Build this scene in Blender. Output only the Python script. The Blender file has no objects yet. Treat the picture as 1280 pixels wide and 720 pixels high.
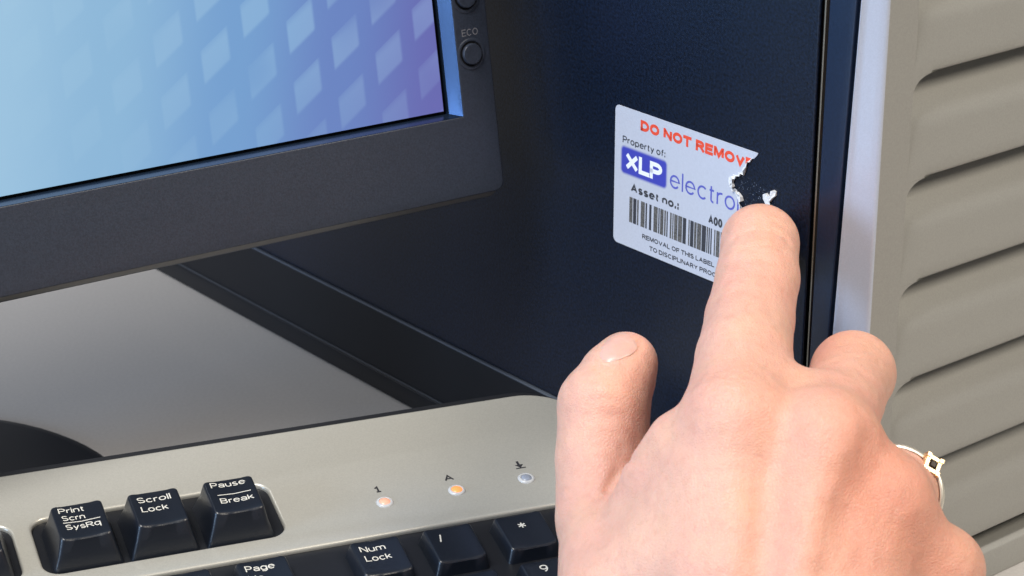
import bpy, bmesh, math, random
import numpy as np
from mathutils import Vector, Matrix
random.seed(7); np.random.seed(7)
MM = 0.001
sc = bpy.context.scene
C = sc.collection

# ------------------------------------------------------------------ camera
TH = math.radians(21.9); HC = 318.0; FPX = 2888.0
cam_d = bpy.data.cameras.new('camera'); cam = bpy.data.objects.new('camera', cam_d); C.objects.link(cam)
cam.location = (0, 0, HC*MM); cam.rotation_euler = (math.pi/2-TH, 0, 0)
cam_d.sensor_width = 36; cam_d.lens = FPX/1280*36; cam_d.clip_start = 0.01; cam_d.clip_end = 50
cam_d.dof.use_dof = True; cam_d.dof.focus_distance = 0.60; cam_d.dof.aperture_fstop = 40
sc.camera = cam

# ------------------------------------------------------------------ world and lamps
w = bpy.data.worlds.new('World'); sc.world = w; w.use_nodes = True
bg = w.node_tree.nodes['Background']; bg.inputs[0].default_value = (0.86, 0.90, 1.0, 1); bg.inputs[1].default_value = 0.13

def area(name, loc, target, size, power, col, sy=None):
    d = bpy.data.lights.new(name, 'AREA'); d.energy = power; d.color = col; d.size = size
    if sy: d.shape = 'RECTANGLE'; d.size_y = sy
    o = bpy.data.objects.new(name, d); C.objects.link(o); o.location = loc
    o.rotation_euler = (Vector(target)-Vector(loc)).to_track_quat('-Z', 'Y').to_euler()
    return o
TG = (0.03, 0.60, 0.09)
area('key_softbox', (-0.50, -0.05, 1.35), TG, 0.5, 25.0, (1.0, 0.975, 0.94))
area('cool_softbox', (-1.12, -0.08, 0.28), (0.05, 0.6, 0.12), 0.40, 11.0, (0.47, 0.68, 1.0))
area('rear_ceiling_panel', (-0.80, 1.05, 1.0), (-0.08, 0.62, 0.02), 0.5, 6.0, (0.96, 0.97, 1.0))  # added fill to brighten the desk under the monitor, not a known ceiling lamp
area('warm_softbox', (1.05, -0.10, 1.25), TG, 0.5, 20.0, (1.0, 0.90, 0.76))

sc.view_settings.view_transform = 'Standard'; sc.view_settings.look = 'None'
sc.view_settings.exposure = 0.0; sc.view_settings.gamma = 1.0
sc.view_settings.use_curve_mapping = False
sc.cycles.use_denoising = True

# ------------------------------------------------------------------ material helpers
def mat(name, col, rough=0.5, metal=0.0, spec=0.5, coat=0.0, noise=None, bump=None, sss=0.0, emit=None, es=0.0):
    """noise=(scale, amount): slight value variation; bump=(scale, strength, distance)"""
    m = bpy.data.materials.new(name); m.use_nodes = True
    nt = m.node_tree; b = nt.nodes['Principled BSDF']
    b.inputs['Base Color'].default_value = (*col, 1); b.inputs['Roughness'].default_value = rough
    b.inputs['Metallic'].default_value = metal; b.inputs['Specular IOR Level'].default_value = spec
    b.inputs['Coat Weight'].default_value = coat
    tc = nt.nodes.new('ShaderNodeTexCoord')
    if noise:
        n = nt.nodes.new('ShaderNodeTexNoise'); n.inputs['Scale'].default_value = noise[0]; n.inputs['Detail'].default_value = 4
        nt.links.new(tc.outputs['Object'], n.inputs['Vector'])
        r = nt.nodes.new('ShaderNodeMapRange'); r.inputs['From Min'].default_value = 0.3; r.inputs['From Max'].default_value = 0.7
        r.inputs['To Min'].default_value = 1-noise[1]; r.inputs['To Max'].default_value = 1+noise[1]
        nt.links.new(n.outputs['Fac'], r.inputs['Value'])
        mx = nt.nodes.new('ShaderNodeVectorMath'); mx.operation = 'SCALE'; mx.inputs[0].default_value = col
        nt.links.new(r.outputs[0], mx.inputs['Scale']); nt.links.new(mx.outputs[0], b.inputs['Base Color'])
        r2 = nt.nodes.new('ShaderNodeMapRange'); r2.inputs['To Min'].default_value = rough-0.05; r2.inputs['To Max'].default_value = rough+0.05
        n2 = nt.nodes.new('ShaderNodeTexNoise'); n2.inputs['Scale'].default_value = 35; n2.inputs['Detail'].default_value = 5
        nt.links.new(tc.outputs['Object'], n2.inputs['Vector'])
        nt.links.new(n2.outputs['Fac'], r2.inputs['Value']); nt.links.new(r2.outputs[0], b.inputs['Roughness'])
    if bump:
        n = nt.nodes.new('ShaderNodeTexNoise'); n.inputs['Scale'].default_value = bump[0]; n.inputs['Detail'].default_value = 2
        nt.links.new(tc.outputs['Object'], n.inputs['Vector'])
        bp = nt.nodes.new('ShaderNodeBump'); bp.inputs['Strength'].default_value = bump[1]; bp.inputs['Distance'].default_value = bump[2]
        nt.links.new(n.outputs['Fac'], bp.inputs['Height']); nt.links.new(bp.outputs[0], b.inputs['Normal'])
    if emit:
        b.inputs['Emission Color'].default_value = (*emit, 1); b.inputs['Emission Strength'].default_value = es
    return m
M = {}
M['desk'] = mat('desk_laminate', (0.44, 0.42, 0.40), 0.42, spec=0.5, noise=(900, 0.05), bump=(2500, 0.05, 0.0001))
M['navy'] = mat('navy_powder_coat', (0.0032, 0.0076, 0.020), 0.36, spec=0.33, noise=(1300, 0.75), bump=(1800, 0.35, 0.00012))
M['navy_strip'] = mat('navy_plastic', (0.006, 0.016, 0.042), 0.38, spec=0.5, noise=(1200, 0.2), bump=(2200, 0.25, 0.0001))
M['black'] = mat('black_plastic', (0.010, 0.011, 0.014), 0.38, bump=(1600, 0.2, 0.0001))
M['gap'] = mat('dark_gap', (0.004, 0.004, 0.005), 0.7, spec=0.2)
M['rail'] = mat('rail_black', (0.005, 0.006, 0.009), 0.5, spec=0.3)
M['rail_edge'] = mat('rail_edge_grey', (0.07, 0.085, 0.11), 0.45)  # highlight along the step, painted as a paler grey
M['rail_edge_dim'] = mat('rail_edge_dim', (0.045, 0.05, 0.06), 0.5)  # fainter painted highlight for the lower step
M['brass'] = mat('brass_spring', (0.26, 0.23, 0.18), 0.4, metal=0.7)
M['silver_bevel'] = mat('silver_lacquer', (0.47, 0.50, 0.58), 0.36, metal=0.25, noise=(2500, 0.05), bump=(2600, 0.12, 0.0001))  # cool light reflected by the bevel is put into this bluish colour
M['silver'] = mat('warm_grey_plastic', (0.325, 0.323, 0.303), 0.45, metal=0.1, noise=(2200, 0.06), bump=(2200, 0.15, 0.0001))
M['silver_kb'] = mat('champagne_grey_plastic', (0.50, 0.49, 0.44), 0.32, metal=0.4, noise=(2400, 0.06), bump=(2400, 0.15, 0.0001))
M['bezel'] = mat('charcoal_plastic', (0.027, 0.034, 0.052), 0.40, noise=(2000, 0.22), bump=(1900, 0.35, 0.00012))
M['lip'] = mat('glossy_charcoal', (0.045, 0.08, 0.15), 0.22, metal=0.8, spec=0.8)  # blue reflection partly put into the base colour
M['key'] = mat('black_key_plastic', (0.008, 0.011, 0.018), 0.34, spec=0.6, bump=(2200, 0.3, 0.0001))
M['legend'] = mat('cream_print', (0.62, 0.61, 0.56), 0.6)
M['black_print'] = mat('black_print', (0.02, 0.02, 0.025), 0.6)
M['label'] = mat('label_paper', (0.52, 0.545, 0.62), 0.42, noise=(1500, 0.03), bump=(1600, 0.1, 0.0001))
M['torn'] = mat('torn_paper_fibre', (0.78, 0.78, 0.78), 0.9, noise=(3000, 0.12), bump=(3000, 0.8, 0.0003))
M['red'] = mat('red_ink', (0.80, 0.075, 0.03), 0.55, noise=(2500, 0.08))
M['blue'] = mat('blue_ink', (0.045, 0.055, 0.42), 0.5, noise=(2500, 0.08))
M['blue_thin'] = mat('light_blue_ink', (0.10, 0.11, 0.47), 0.5, noise=(2500, 0.08))
M['ink'] = mat('black_ink', (0.035, 0.036, 0.045), 0.55, noise=(2500, 0.2))
M['bar_grey'] = mat('worn_black_ink', (0.10, 0.095, 0.09), 0.55, noise=(1800, 0.5))
M['white_print'] = mat('white_print', (0.85, 0.87, 0.92), 0.5)
M['gold'] = mat('gold', (0.93, 0.72, 0.45), 0.3, metal=0.85)
M['white_gold'] = mat('white_gold', (0.95, 0.91, 0.78), 0.34, metal=0.85)
M['led_ring'] = mat('pearl_plastic', (0.50, 0.51, 0.52), 0.22)
M['led_orange'] = mat('orange_lamp', (0.85, 0.28, 0.10), 0.3, emit=(1.0, 0.25, 0.06), es=0.75)
M['led_pale'] = mat('faint_orange_lamp', (0.80, 0.42, 0.30), 0.3, emit=(1.0, 0.30, 0.15), es=0.15)
M['led_off'] = mat('grey_lamp', (0.26, 0.29, 0.36), 0.3)

def screen_mat():
    m = bpy.data.materials.new('lit_screen'); m.use_nodes = True
    nt = m.node_tree; N = nt.nodes; L = nt.links
    N.remove(N['Principled BSDF'])
    def math_(op, a, b=None, c=None):
        n = N.new('ShaderNodeMath'); n.operation = op
        for i, v in enumerate((a, b, c)):
            if v is None: continue
            if isinstance(v, (int, float)): n.inputs[i].default_value = v
            else: L.new(v, n.inputs[i])
        return n.outputs[0]
    uv = N.new('ShaderNodeUVMap'); uv.uv_map = 'mm'
    sp = N.new('ShaderNodeSeparateXYZ'); L.new(uv.outputs[0], sp.inputs[0])
    x, y = sp.outputs[0], sp.outputs[1]
    # lattice of slanted cells
    U = math_('DIVIDE', math_('ADD', x, 5.5+12.85*40), 12.85)
    col = math_('FLOOR', U); fr = math_('FRACT', U)
    xin = math_('MULTIPLY', fr, 12.85)
    off = math_('MULTIPLY', math_('SUBTRACT', 40, col), 6.2)          # each column further left sits higher
    V = math_('SUBTRACT', math_('SUBTRACT', math_('SUBTRACT', y, math_('MULTIPLY', xin, 0.66)), off), 12.6-16.4*60)
    fv = math_('FRACT', math_('DIVIDE', V, 16.4))                     # 1 -> just under a cell's top edge
    def edge(v, e0, wd):
        n = N.new('ShaderNodeMapRange'); n.interpolation_type = 'SMOOTHSTEP'
        L.new(v, n.inputs['Value']); n.inputs['From Min'].default_value = e0-wd; n.inputs['From Max'].default_value = e0+wd
        return n.outputs[0]
    wx = math_('MULTIPLY', edge(fr, 0.02, 0.035), math_('SUBTRACT', 1, edge(fr, 0.66, 0.045)))
    wy = math_('MULTIPLY', edge(fv, 0.47, 0.045), math_('SUBTRACT', 1, edge(fv, 0.985, 0.14)))
    cell = math_('MULTIPLY', wx, wy)
    # cells fade out to the left
    vis = edge(x, -86, 68)
    n = N.new('ShaderNodeTexNoise'); n.inputs['Scale'].default_value = 0.045; n.inputs['Detail'].default_value = 0
    L.new(uv.outputs[0], n.inputs['Vector'])
    vis = math_('MULTIPLY', vis, edge(n.outputs['Fac'], 0.30, 0.24))
    # vertical fade: lower cells fainter
    vis = math_('MULTIPLY', vis, math_('MULTIPLY_ADD', edge(y, 14, 16), 0.5, 0.5))
    cell = math_('MULTIPLY', cell, vis)
    # gradient
    g = math_('ADD', math_('MULTIPLY_ADD', x, 1/135, 1.0), math_('MULTIPLY', y, -0.0016))
    ramp = N.new('ShaderNodeValToRGB'); L.new(g, ramp.inputs[0])
    cr = ramp.color_ramp; cr.interpolation = 'EASE'
    els = [(0.0, (0.36, 0.59, 0.80)), (0.25, (0.285, 0.51, 0.745)), (0.52, (0.19, 0.375, 0.675)), (0.75, (0.155, 0.25, 0.58)), (1.0, (0.150, 0.155, 0.47))]
    cr.elements[0].position = 0; cr.elements[0].color = (*els[0][1], 1)
    cr.elements[1].position = 1; cr.elements[1].color = (*els[-1][1], 1)
    for p, c in els[1:-1]:
        e = cr.elements.new(p); e.color = (*c, 1)
    ramp2 = N.new('ShaderNodeValToRGB'); L.new(g, ramp2.inputs[0])
    cr = ramp2.color_ramp; cr.elements[0].position = 0.0; cr.elements[0].color = (0.40, 0.64, 0.82, 1)
    cr.elements[1].position = 1; cr.elements[1].color = (0.215, 0.26, 0.585, 1)
    e = cr.elements.new(0.6); e.color = (0.262, 0.465, 0.735, 1)
    mx = N.new('ShaderNodeMix'); mx.data_type = 'RGBA'; L.new(cell, mx.inputs[0]); L.new(ramp.outputs[0], mx.inputs[6]); L.new(ramp2.outputs[0], mx.inputs[7])
    em = N.new('ShaderNodeEmission'); L.new(mx.outputs[2], em.inputs[0]); em.inputs[1].default_value = 0.92
    gl = N.new('ShaderNodeBsdfGlossy'); gl.inputs['Roughness'].default_value = 0.35; gl.inputs['Color'].default_value = (0.03, 0.03, 0.03, 1)
    ad = N.new('ShaderNodeAddShader'); L.new(em.outputs[0], ad.inputs[0]); L.new(gl.outputs[0], ad.inputs[1])
    L.new(ad.outputs[0], N['Material Output'].inputs[0])
    return m
M['screen'] = screen_mat()

# ------------------------------------------------------------------ object helpers
def frame(origin, X, Y):
    X = Vector(X).normalized(); Y = Vector(Y).normalized(); Z = X.cross(Y)
    m = Matrix(((X.x, Y.x, Z.x, origin[0]*MM), (X.y, Y.y, Z.y, origin[1]*MM), (X.z, Y.z, Z.z, origin[2]*MM), (0, 0, 0, 1)))
    return m
def thing(name, label, cat, matrix, group=None):
    o = bpy.data.objects.new(name, None); C.objects.link(o); o.matrix_world = matrix
    o.empty_display_size = 0.02
    o['label'] = label; o['category'] = cat
    if group: o['group'] = group
    return o
def smooth_mesh(me, ang=35):
    for p in me.polygons: p.use_smooth = True
    bm = bmesh.new(); bm.from_mesh(me)
    for e in bm.edges:
        if len(e.link_faces) == 2 and e.calc_face_angle(0) > math.radians(ang): e.smooth = False
    bm.to_mesh(me); bm.free()
def mesh(name, verts, faces, m, ang=35, scale=MM, smooth=True):
    me = bpy.data.meshes.new(name)
    me.from_pydata([tuple(c*scale for c in v) for v in verts], [], faces); me.materials.append(m)
    me.update()
    if smooth: smooth_mesh(me, ang)
    return me
def part(name, me, parent, loc=(0, 0, 0), label=None):
    o = bpy.data.objects.new(name, me); C.objects.link(o); o.parent = parent
    o.location = tuple(c*MM for c in loc)
    if label: o['label'] = label
    return o
def bevel(me, wd, seg=2):
    bm = bmesh.new(); bm.from_mesh(me)
    bmesh.ops.bevel(bm, geom=[e for e in bm.edges if len(e.link_faces) == 2 and e.calc_face_angle(0) > 0.5],
                    offset=wd*MM, segments=seg, profile=0.6, affect='EDGES', clamp_overlap=True)
    bm.to_mesh(me); bm.free(); smooth_mesh(me, 40); return me
def box(name, lo, hi, m, bv=0.0):
    x0, y0, z0 = lo; x1, y1, z1 = hi
    v = [(x0, y0, z0), (x1, y0, z0), (x1, y1, z0), (x0, y1, z0), (x0, y0, z1), (x1, y0, z1), (x1, y1, z1), (x0, y1, z1)]
    f = [(0, 3, 2, 1), (4, 5, 6, 7), (0, 1, 5, 4), (1, 2, 6, 5), (2, 3, 7, 6), (3, 0, 4, 7)]
    me = mesh(name, v, f, m, smooth=False)
    if bv: bevel(me, bv, 3)
    return me
def prism(name, pts, lo, hi, m, bv=0.0, axis='y'):
    """closed outline (2-D points) extruded between lo and hi along the given axis"""
    def P(a, b, c): return (a, c, b) if axis == 'y' else ((a, b, c) if axis == 'z' else (c, a, b))
    n = len(pts)
    v = [P(a, b, lo) for a, b in pts]+[P(a, b, hi) for a, b in pts]
    f = [tuple(range(n)), tuple(range(2*n-1, n-1, -1))]+[(i, i+n, (i+1) % n+n, (i+1) % n) for i in range(n)]
    me = mesh(name, v, f, m, smooth=False)
    bm = bmesh.new(); bm.from_mesh(me); bmesh.ops.recalc_face_normals(bm, faces=bm.faces); bm.to_mesh(me); bm.free()
    if bv: bevel(me, bv, 3)
    return me
def rrect(x0, y0, x1, y1, r, n=8):
    rs = r if isinstance(r, (tuple, list)) else (r,)*4     # corners: (x1,y1) (x0,y1) (x0,y0) (x1,y0)
    out = []
    for (cx, cy, sx, sy, a0), rr in zip(((x1, y1, -1, -1, 0), (x0, y1, 1, -1, 90), (x0, y0, 1, 1, 180), (x1, y0, -1, 1, 270)), rs):
        for i in range(n+1):
            a = math.radians(a0+90*i/n)
            out.append((cx+sx*rr+rr*math.cos(a), cy+sy*rr+rr*math.sin(a)))
    return out
def plate(name, outer, holes, z0, z1, m, bv=0.3, bres=2):
    """flat plate with holes and rounded edges from filled outlines"""
    cu = bpy.data.curves.new(name, 'CURVE'); cu.dimensions = '2D'; cu.fill_mode = 'BOTH'
    cu.extrude = ((z1-z0)/2-bv)*MM; cu.bevel_depth = bv*MM; cu.bevel_resolution = bres
    cu.offset = -bv*MM
    for pts in [outer]+list(holes):
        s = cu.splines.new('POLY'); s.points.add(len(pts)-1); s.use_cyclic_u = True
        for p, (x, y) in zip(s.points, pts): p.co = (x*MM, y*MM, 0, 1)
    o = bpy.data.objects.new(name, cu); C.objects.link(o)
    me = bpy.data.meshes.new_from_object(o.evaluated_get(bpy.context.evaluated_depsgraph_get()))
    bpy.data.objects.remove(o); bpy.data.curves.remove(cu)
    me.transform(Matrix.Translation((0, 0, (z0+z1)/2*MM)))
    me.materials.clear(); me.materials.append(m)
    bm = bmesh.new(); bm.from_mesh(me); bmesh.ops.remove_doubles(bm, verts=bm.verts, dist=1e-6); bm.to_mesh(me); bm.free()
    smooth_mesh(me, 40)
    return me
def lathe(name, prof, m, n=48, c=(0, 0)):
    v = []; f = []
    for r, z in prof:
        for i in range(n):
            a = 2*math.pi*i/n; v.append((c[0]+r*math.cos(a), c[1]+r*math.sin(a), z))
    for k in range(len(prof)-1):
        for i in range(n):
            j = (i+1) % n; f.append((k*n+i, k*n+j, (k+1)*n+j, (k+1)*n+i))
    f.append(tuple(range((len(prof)-1)*n, len(prof)*n)))
    f.append(tuple(range(n-1, -1, -1)))
    return mesh(name, v, f, m, 40)

# monoline sans lettering: M x y / L x y lines, A cx cy rx ry from to arcs (degrees); cap height 1, x-height 0.73
def _o(x=0.0, w_=0.56): return f'A {x+w_/2} 0.365 {w_/2} 0.365 0 360'
GLY = {
 'A': (0.70, 'M 0 0 L 0.35 1 L 0.70 0;M 0.12 0.33 L 0.58 0.33'), 'B': (0.62, 'M 0 0.5 L 0.36 0.5 A 0.36 0.25 0.25 0.25 90 -90 L 0 0 L 0 1 L 0.34 1 A 0.34 0.75 0.23 0.25 90 -90'),
 'D': (0.68, 'M 0 0 L 0 1 L 0.28 1 A 0.28 0.5 0.40 0.5 90 -90 L 0 0 L 0 0.1'), 'E': (0.56, 'M 0.56 0 L 0 0 L 0 1 L 0.55 1;M 0 0.53 L 0.5 0.53'), 'F': (0.52, 'M 0 0 L 0 1 L 0.52 1;M 0 0.5 L 0.46 0.5'),
 'C': (0.70, 'A 0.36 0.5 0.36 0.5 45 315'), 'G': (0.72, 'A 0.36 0.5 0.36 0.5 45 360 L 0.42 0.5'), 'H': (0.64, 'M 0 0 L 0 1;M 0.64 0 L 0.64 1;M 0 0.52 L 0.64 0.52'), 'I': (0.0, 'M 0 0 L 0 1'),
 'L': (0.50, 'M 0 1 L 0 0 L 0.50 0'), 'M': (0.78, 'M 0 0 L 0 1 L 0.06 1 L 0.39 0.06 L 0.72 1 L 0.78 1 L 0.78 0'), 'N': (0.66, 'M 0 0 L 0 1 L 0.04 1 L 0.62 0 L 0.66 0 L 0.66 1'), 'O': (0.76, 'A 0.38 0.5 0.38 0.5 0 360'),
 'P': (0.60, 'M 0 0 L 0 1 L 0.34 1 A 0.34 0.72 0.26 0.28 90 -90 L 0 0.44'), 'R': (0.64, 'M 0 0 L 0 1 L 0.36 1 A 0.36 0.74 0.26 0.26 90 -90 L 0 0.48;M 0.34 0.48 L 0.64 0'),
 'S': (0.62, 'A 0.31 0.75 0.28 0.25 30 270 A 0.31 0.25 0.31 0.25 90 -150'), 'T': (0.62, 'M 0 1 L 0.62 1;M 0.31 1 L 0.31 0'), 'U': (0.64, 'M 0 1 L 0 0.32 A 0.32 0.32 0.32 0.32 180 360 L 0.64 1'),
 'V': (0.68, 'M 0 1 L 0.34 0 L 0.68 1'), 'X': (0.66, 'M 0 0 L 0.66 1;M 0 1 L 0.66 0'), 'Y': (0.66, 'M 0 1 L 0.33 0.45 L 0.33 0;M 0.66 1 L 0.33 0.45'),
 'a': (0.52, 'M 0.03 0.55 A 0.27 0.53 0.24 0.2 160 0 L 0.51 0 L 0.53 0;A 0.25 0.2 0.25 0.2 30 330'), 'c': (0.50, 'A 0.28 0.365 0.28 0.365 45 315'), 'd': (0.56, _o()+';M 0.56 0 L 0.56 1'),
 'e': (0.56, 'M 0.02 0.39 L 0.56 0.39 A 0.28 0.365 0.28 0.365 4 322'), 'f': (0.30, 'M 0.12 0 L 0.12 0.8 A 0.32 0.8 0.2 0.2 180 90;M 0 0.68 L 0.30 0.68'),
 'g': (0.56, _o()+';M 0.56 0.73 L 0.56 0.0 A 0.28 0.0 0.28 0.27 0 -150'), 'i': (0.0, 'M 0 0 L 0 0.73;M 0 0.97 L 0 1.04'), 'k': (0.50, 'M 0 0 L 0 1;M 0 0.25 L 0.46 0.73;M 0.17 0.43 L 0.50 0'),
 'l': (0.0, 'M 0 0 L 0 1'), 'm': (0.84, 'M 0 0 L 0 0.73;M 0 0.45 A 0.21 0.47 0.21 0.26 180 0 L 0.42 0;M 0.42 0.45 A 0.63 0.47 0.21 0.26 180 0 L 0.84 0'), 'n': (0.50, 'M 0 0 L 0 0.73;M 0 0.45 A 0.25 0.46 0.25 0.27 180 0 L 0.50 0'),
 'o': (0.56, _o()), 'p': (0.56, _o()+';M 0 0.73 L 0 -0.27'), 'q': (0.56, _o()+';M 0.56 0.73 L 0.56 -0.38'), 'r': (0.28, 'M 0 0 L 0 0.73;M 0 0.45 A 0.25 0.45 0.25 0.26 180 75'),
 's': (0.46, 'A 0.23 0.54 0.2 0.19 30 270 A 0.23 0.175 0.23 0.175 90 -150'), 't': (0.28, 'M 0.11 0.95 L 0.11 0.15 A 0.27 0.15 0.16 0.15 180 270;M 0 0.70 L 0.28 0.70'), 'u': (0.50, 'M 0 0.73 L 0 0.27 A 0.25 0.27 0.25 0.27 180 360;M 0.50 0 L 0.50 0.73'),
 'w': (0.74, 'M 0 0.73 L 0.18 0 L 0.37 0.70 L 0.56 0 L 0.74 0.73'), 'y': (0.50, 'M 0 0.73 L 0.26 0.0;M 0.50 0.73 L 0.20 -0.15 A 0.08 -0.12 0.12 0.12 -30 -90'), 'b': (0.56, _o()+';M 0 0 L 0 1'),
 '0': (0.54, 'A 0.27 0.5 0.27 0.5 0 360'), '1': (0.50, 'M 0.02 0.74 L 0.27 0.98 L 0.27 0;M 0.04 0 L 0.50 0'), '2': (0.54, 'A 0.27 0.74 0.26 0.26 170 -20 L 0 0 L 0.54 0'), '3': (0.54, 'A 0.27 0.76 0.24 0.24 160 -90 A 0.27 0.26 0.27 0.26 90 -160'),
 '4': (0.56, 'M 0.40 0 L 0.40 0.98 L 0 0.3 L 0.58 0.3'), '5': (0.54, 'M 0.50 1 L 0.08 1 L 0.03 0.5 A 0.26 0.33 0.28 0.32 145 -150'), '6': (0.54, 'A 0.27 0.31 0.27 0.31 0 360;A 0.37 0.4 0.37 0.6 100 190'), '7': (0.54, 'M 0 1 L 0.54 1 L 0.2 0'),
 '8': (0.54, 'A 0.27 0.76 0.23 0.24 0 360;A 0.27 0.26 0.27 0.26 0 360'), '9': (0.54, 'A 0.27 0.69 0.27 0.31 0 360;A 0.17 0.6 0.37 0.6 10 -80'),
 '.': (0.06, 'M 0.03 0 L 0.03 0.10'), ':': (0.06, 'M 0.03 0 L 0.03 0.10;M 0.03 0.58 L 0.03 0.68'), '/': (0.30, 'M 0 -0.05 L 0.30 1.05'), '-': (0.5, 'M 0 0.42 L 0.5 0.42'), '+': (0.6, 'M 0 0.45 L 0.6 0.45;M 0.3 0.15 L 0.3 0.75'),
 '*': (0.5, 'M 0.25 0.25 L 0.25 0.95;M 0 0.42 L 0.5 0.78;M 0 0.78 L 0.5 0.42'), ' ': (0.05, ''),
}
def _strokes(ch):
    out = []
    for st in GLY[ch][1].split(';'):
        tk = st.split(); i = 0; pts = []
        while i < len(tk):
            if tk[i] in 'ML': pts.append((float(tk[i+1]), float(tk[i+2]))); i += 3
            else:
                cx, cy, rx, ry, a0, a1 = map(float, tk[i+1:i+7]); i += 7
                n = max(4, int(abs(a1-a0)/20))
                for q in range(n+1):
                    a = math.radians(a0+(a1-a0)*q/n); pts.append((cx+rx*math.cos(a), cy+ry*math.sin(a)))
        if pts:
            cl = [pts[0]]
            for p in pts[1:]:
                if math.dist(p, cl[-1]) > 1e-4: cl.append(p)
            out.append(cl)
    return out
def text(name, s, cap, width, m, weight=0.13, x=0, y=0, z=0, warp=None, clip=None, gap=0.15):
    """flat lettering: cap height and total width in mm, lower left of the baseline at x, y; weight = stroke / cap height"""
    adv = []; cur = 0.0
    for ch in s:
        adv.append(cur); cur += GLY[ch][0]+weight+gap*0.9
    tot = cur-gap*0.9
    sy = cap*(1-weight); sx = (width/tot) if width else cap
    hw = weight*cap/2
    V = []; F = []; lay = 0
    for ch, a0 in zip(s, adv):
        for st in _strokes(ch) if ch != ' ' else []:
            P = [(x+(a0+weight/2+px)*sx, y+hw+py*sy) for px, py in st]
            closed = math.dist(P[0], P[-1]) < 1e-3
            if closed: P = P[:-1]
            n = len(P); L_, R_ = [], []
            for i in range(n):
                p = Vector(P[i])
                d0 = (p-Vector(P[i-1])).normalized() if (i > 0 or closed) else None
                d1 = (Vector(P[(i+1) % n])-p).normalized() if (i < n-1 or closed) else None
                if d0 is None: d0 = d1
                if d1 is None: d1 = d0
                t = d0+d1
                t = t.normalized() if t.length > 1e-3 else d0
                nrm = Vector((-t.y, t.x)); c = max(0.5, nrm.dot(Vector((-d0.y, d0.x))))
                e = hw/c
                if not closed and i == 0: p = p-d1*(hw if ch in 'EFLTHIPRBDlbdi:.+-' else 0)
                if not closed and i == n-1: p = p+d0*(hw if ch in 'EFLTHIPRBDlbdi:.+-' else 0)
                L_.append(p+nrm*e); R_.append(p-nrm*e)
            o = len(V); zz = z+0.004*(lay % 5); lay += 1
            for a_, b_ in zip(L_, R_):
                V += [(a_.x, a_.y, zz), (b_.x, b_.y, zz)]
            m_ = n if closed else n-1
            for i in range(m_):
                j = (i+1) % n; F.append((o+2*i+1, o+2*j+1, o+2*j, o+2*i))
    if warp: V = [(a, b, c+warp(a, b)) for a, b, c in V]
    me = mesh(name, V, F, m, smooth=False)
    if clip: clip(me)
    return me

# ------------------------------------------------------------------ desk
desk = bpy.data.objects.new('desk', box('desk', (-700, 150, -25), (900, 1150, 0), M['desk'], 1.5)); C.objects.link(desk)
desk['kind'] = 'structure'

# ------------------------------------------------------------------ computer tower: X along the side towards the front, Y across the front, Z up
ta = Vector((0.6320, -0.7749, 0)); tb = Vector((0.7749, 0.6320, 0))
TF = frame((-33.987, 685.912, 0), ta, tb)
TF_origin = TF.copy()
tower = thing('computer_tower', 'upright desktop computer with navy side and louvred silver grey front', 'computer', TF)
PB = -240.0   # rear end along X
TH_ = 430.0   # height
TW = 185.0    # width of the tower
part('side_panel', box('side_panel', (PB, 0, 30.4), (173.4, 1.2, TH_-6), M['navy'], 0.55), tower)
part('base_rail', box('base_rail', (PB, -0.7, 8.9), (181.0, 4, 29.7), M['rail'], 0.2), tower)
part('rail_edge', box('rail_edge', (PB, -0.95, 29.75), (181.0, 0.4, 30.25), M['rail_edge'], 0.1), tower)  # thin strip standing in for the edge highlight
part('rail_edge', box('rail_edge', (PB, -1.1, 8.45), (181.0, 0.4, 8.85), M['rail_edge_dim'], 0.1), tower)  # same stand-in for the fainter highlight below
part('plinth', prism('plinth', [(-1.4, 8.3), (-1.4, 7.2), (0.8, 0.0), (TW, 0.0), (TW, 8.3)], PB, 181, M['rail'], 0.3, axis='x'), tower)
part('chassis', box('chassis', (PB, 1.6, 8.9), (181.0, TW-1, TH_-8), M['gap'], 0.5), tower)
part('far_side_panel', box('far_side_panel', (PB, TW-0.9, 30.4), (173.4, TW+0.3, TH_-6), M['navy'], 0.4), tower)
part('top_panel', box('top_panel', (PB, 0, TH_-6), (190, TW, TH_), M['navy'], 1.5), tower)
part('rear_panel', box('rear_panel', (PB-1.5, 0, 8.9), (PB-0.2, TW, TH_), M['silver'], 0.3), tower)
# spring strip that glints in the seam
part('seam_spring', box('seam_spring', (174.6, 0.35, 31), (175.1, 2.4, TH_-8), M['brass'], 0.1), tower)
def lean(z): return 183.3+(z-86)*0.036
def quadbar(name, p0, p1, q0, q1, z0, z1, m, bv):
    v = []
    for z in (z0, z1):
        v += [(p0(z), q0, z), (p1(z), q0, z), (p1(z), q1, z), (p0(z), q1, z)]
    f = [(0, 3, 2, 1), (4, 5, 6, 7), (0, 1, 5, 4), (1, 2, 6, 5), (2, 3, 7, 6), (3, 0, 4, 7)]
    return bevel(mesh(name, v, f, m, smooth=False), bv, 3)
part('trim_strip', quadbar('trim_strip', lambda z: 175.9+(z-86)*0.006, lambda z: lean(z)-1.3, 0.0, 6, 6, TH_, M['navy_strip'], 0.4), tower)
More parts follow.
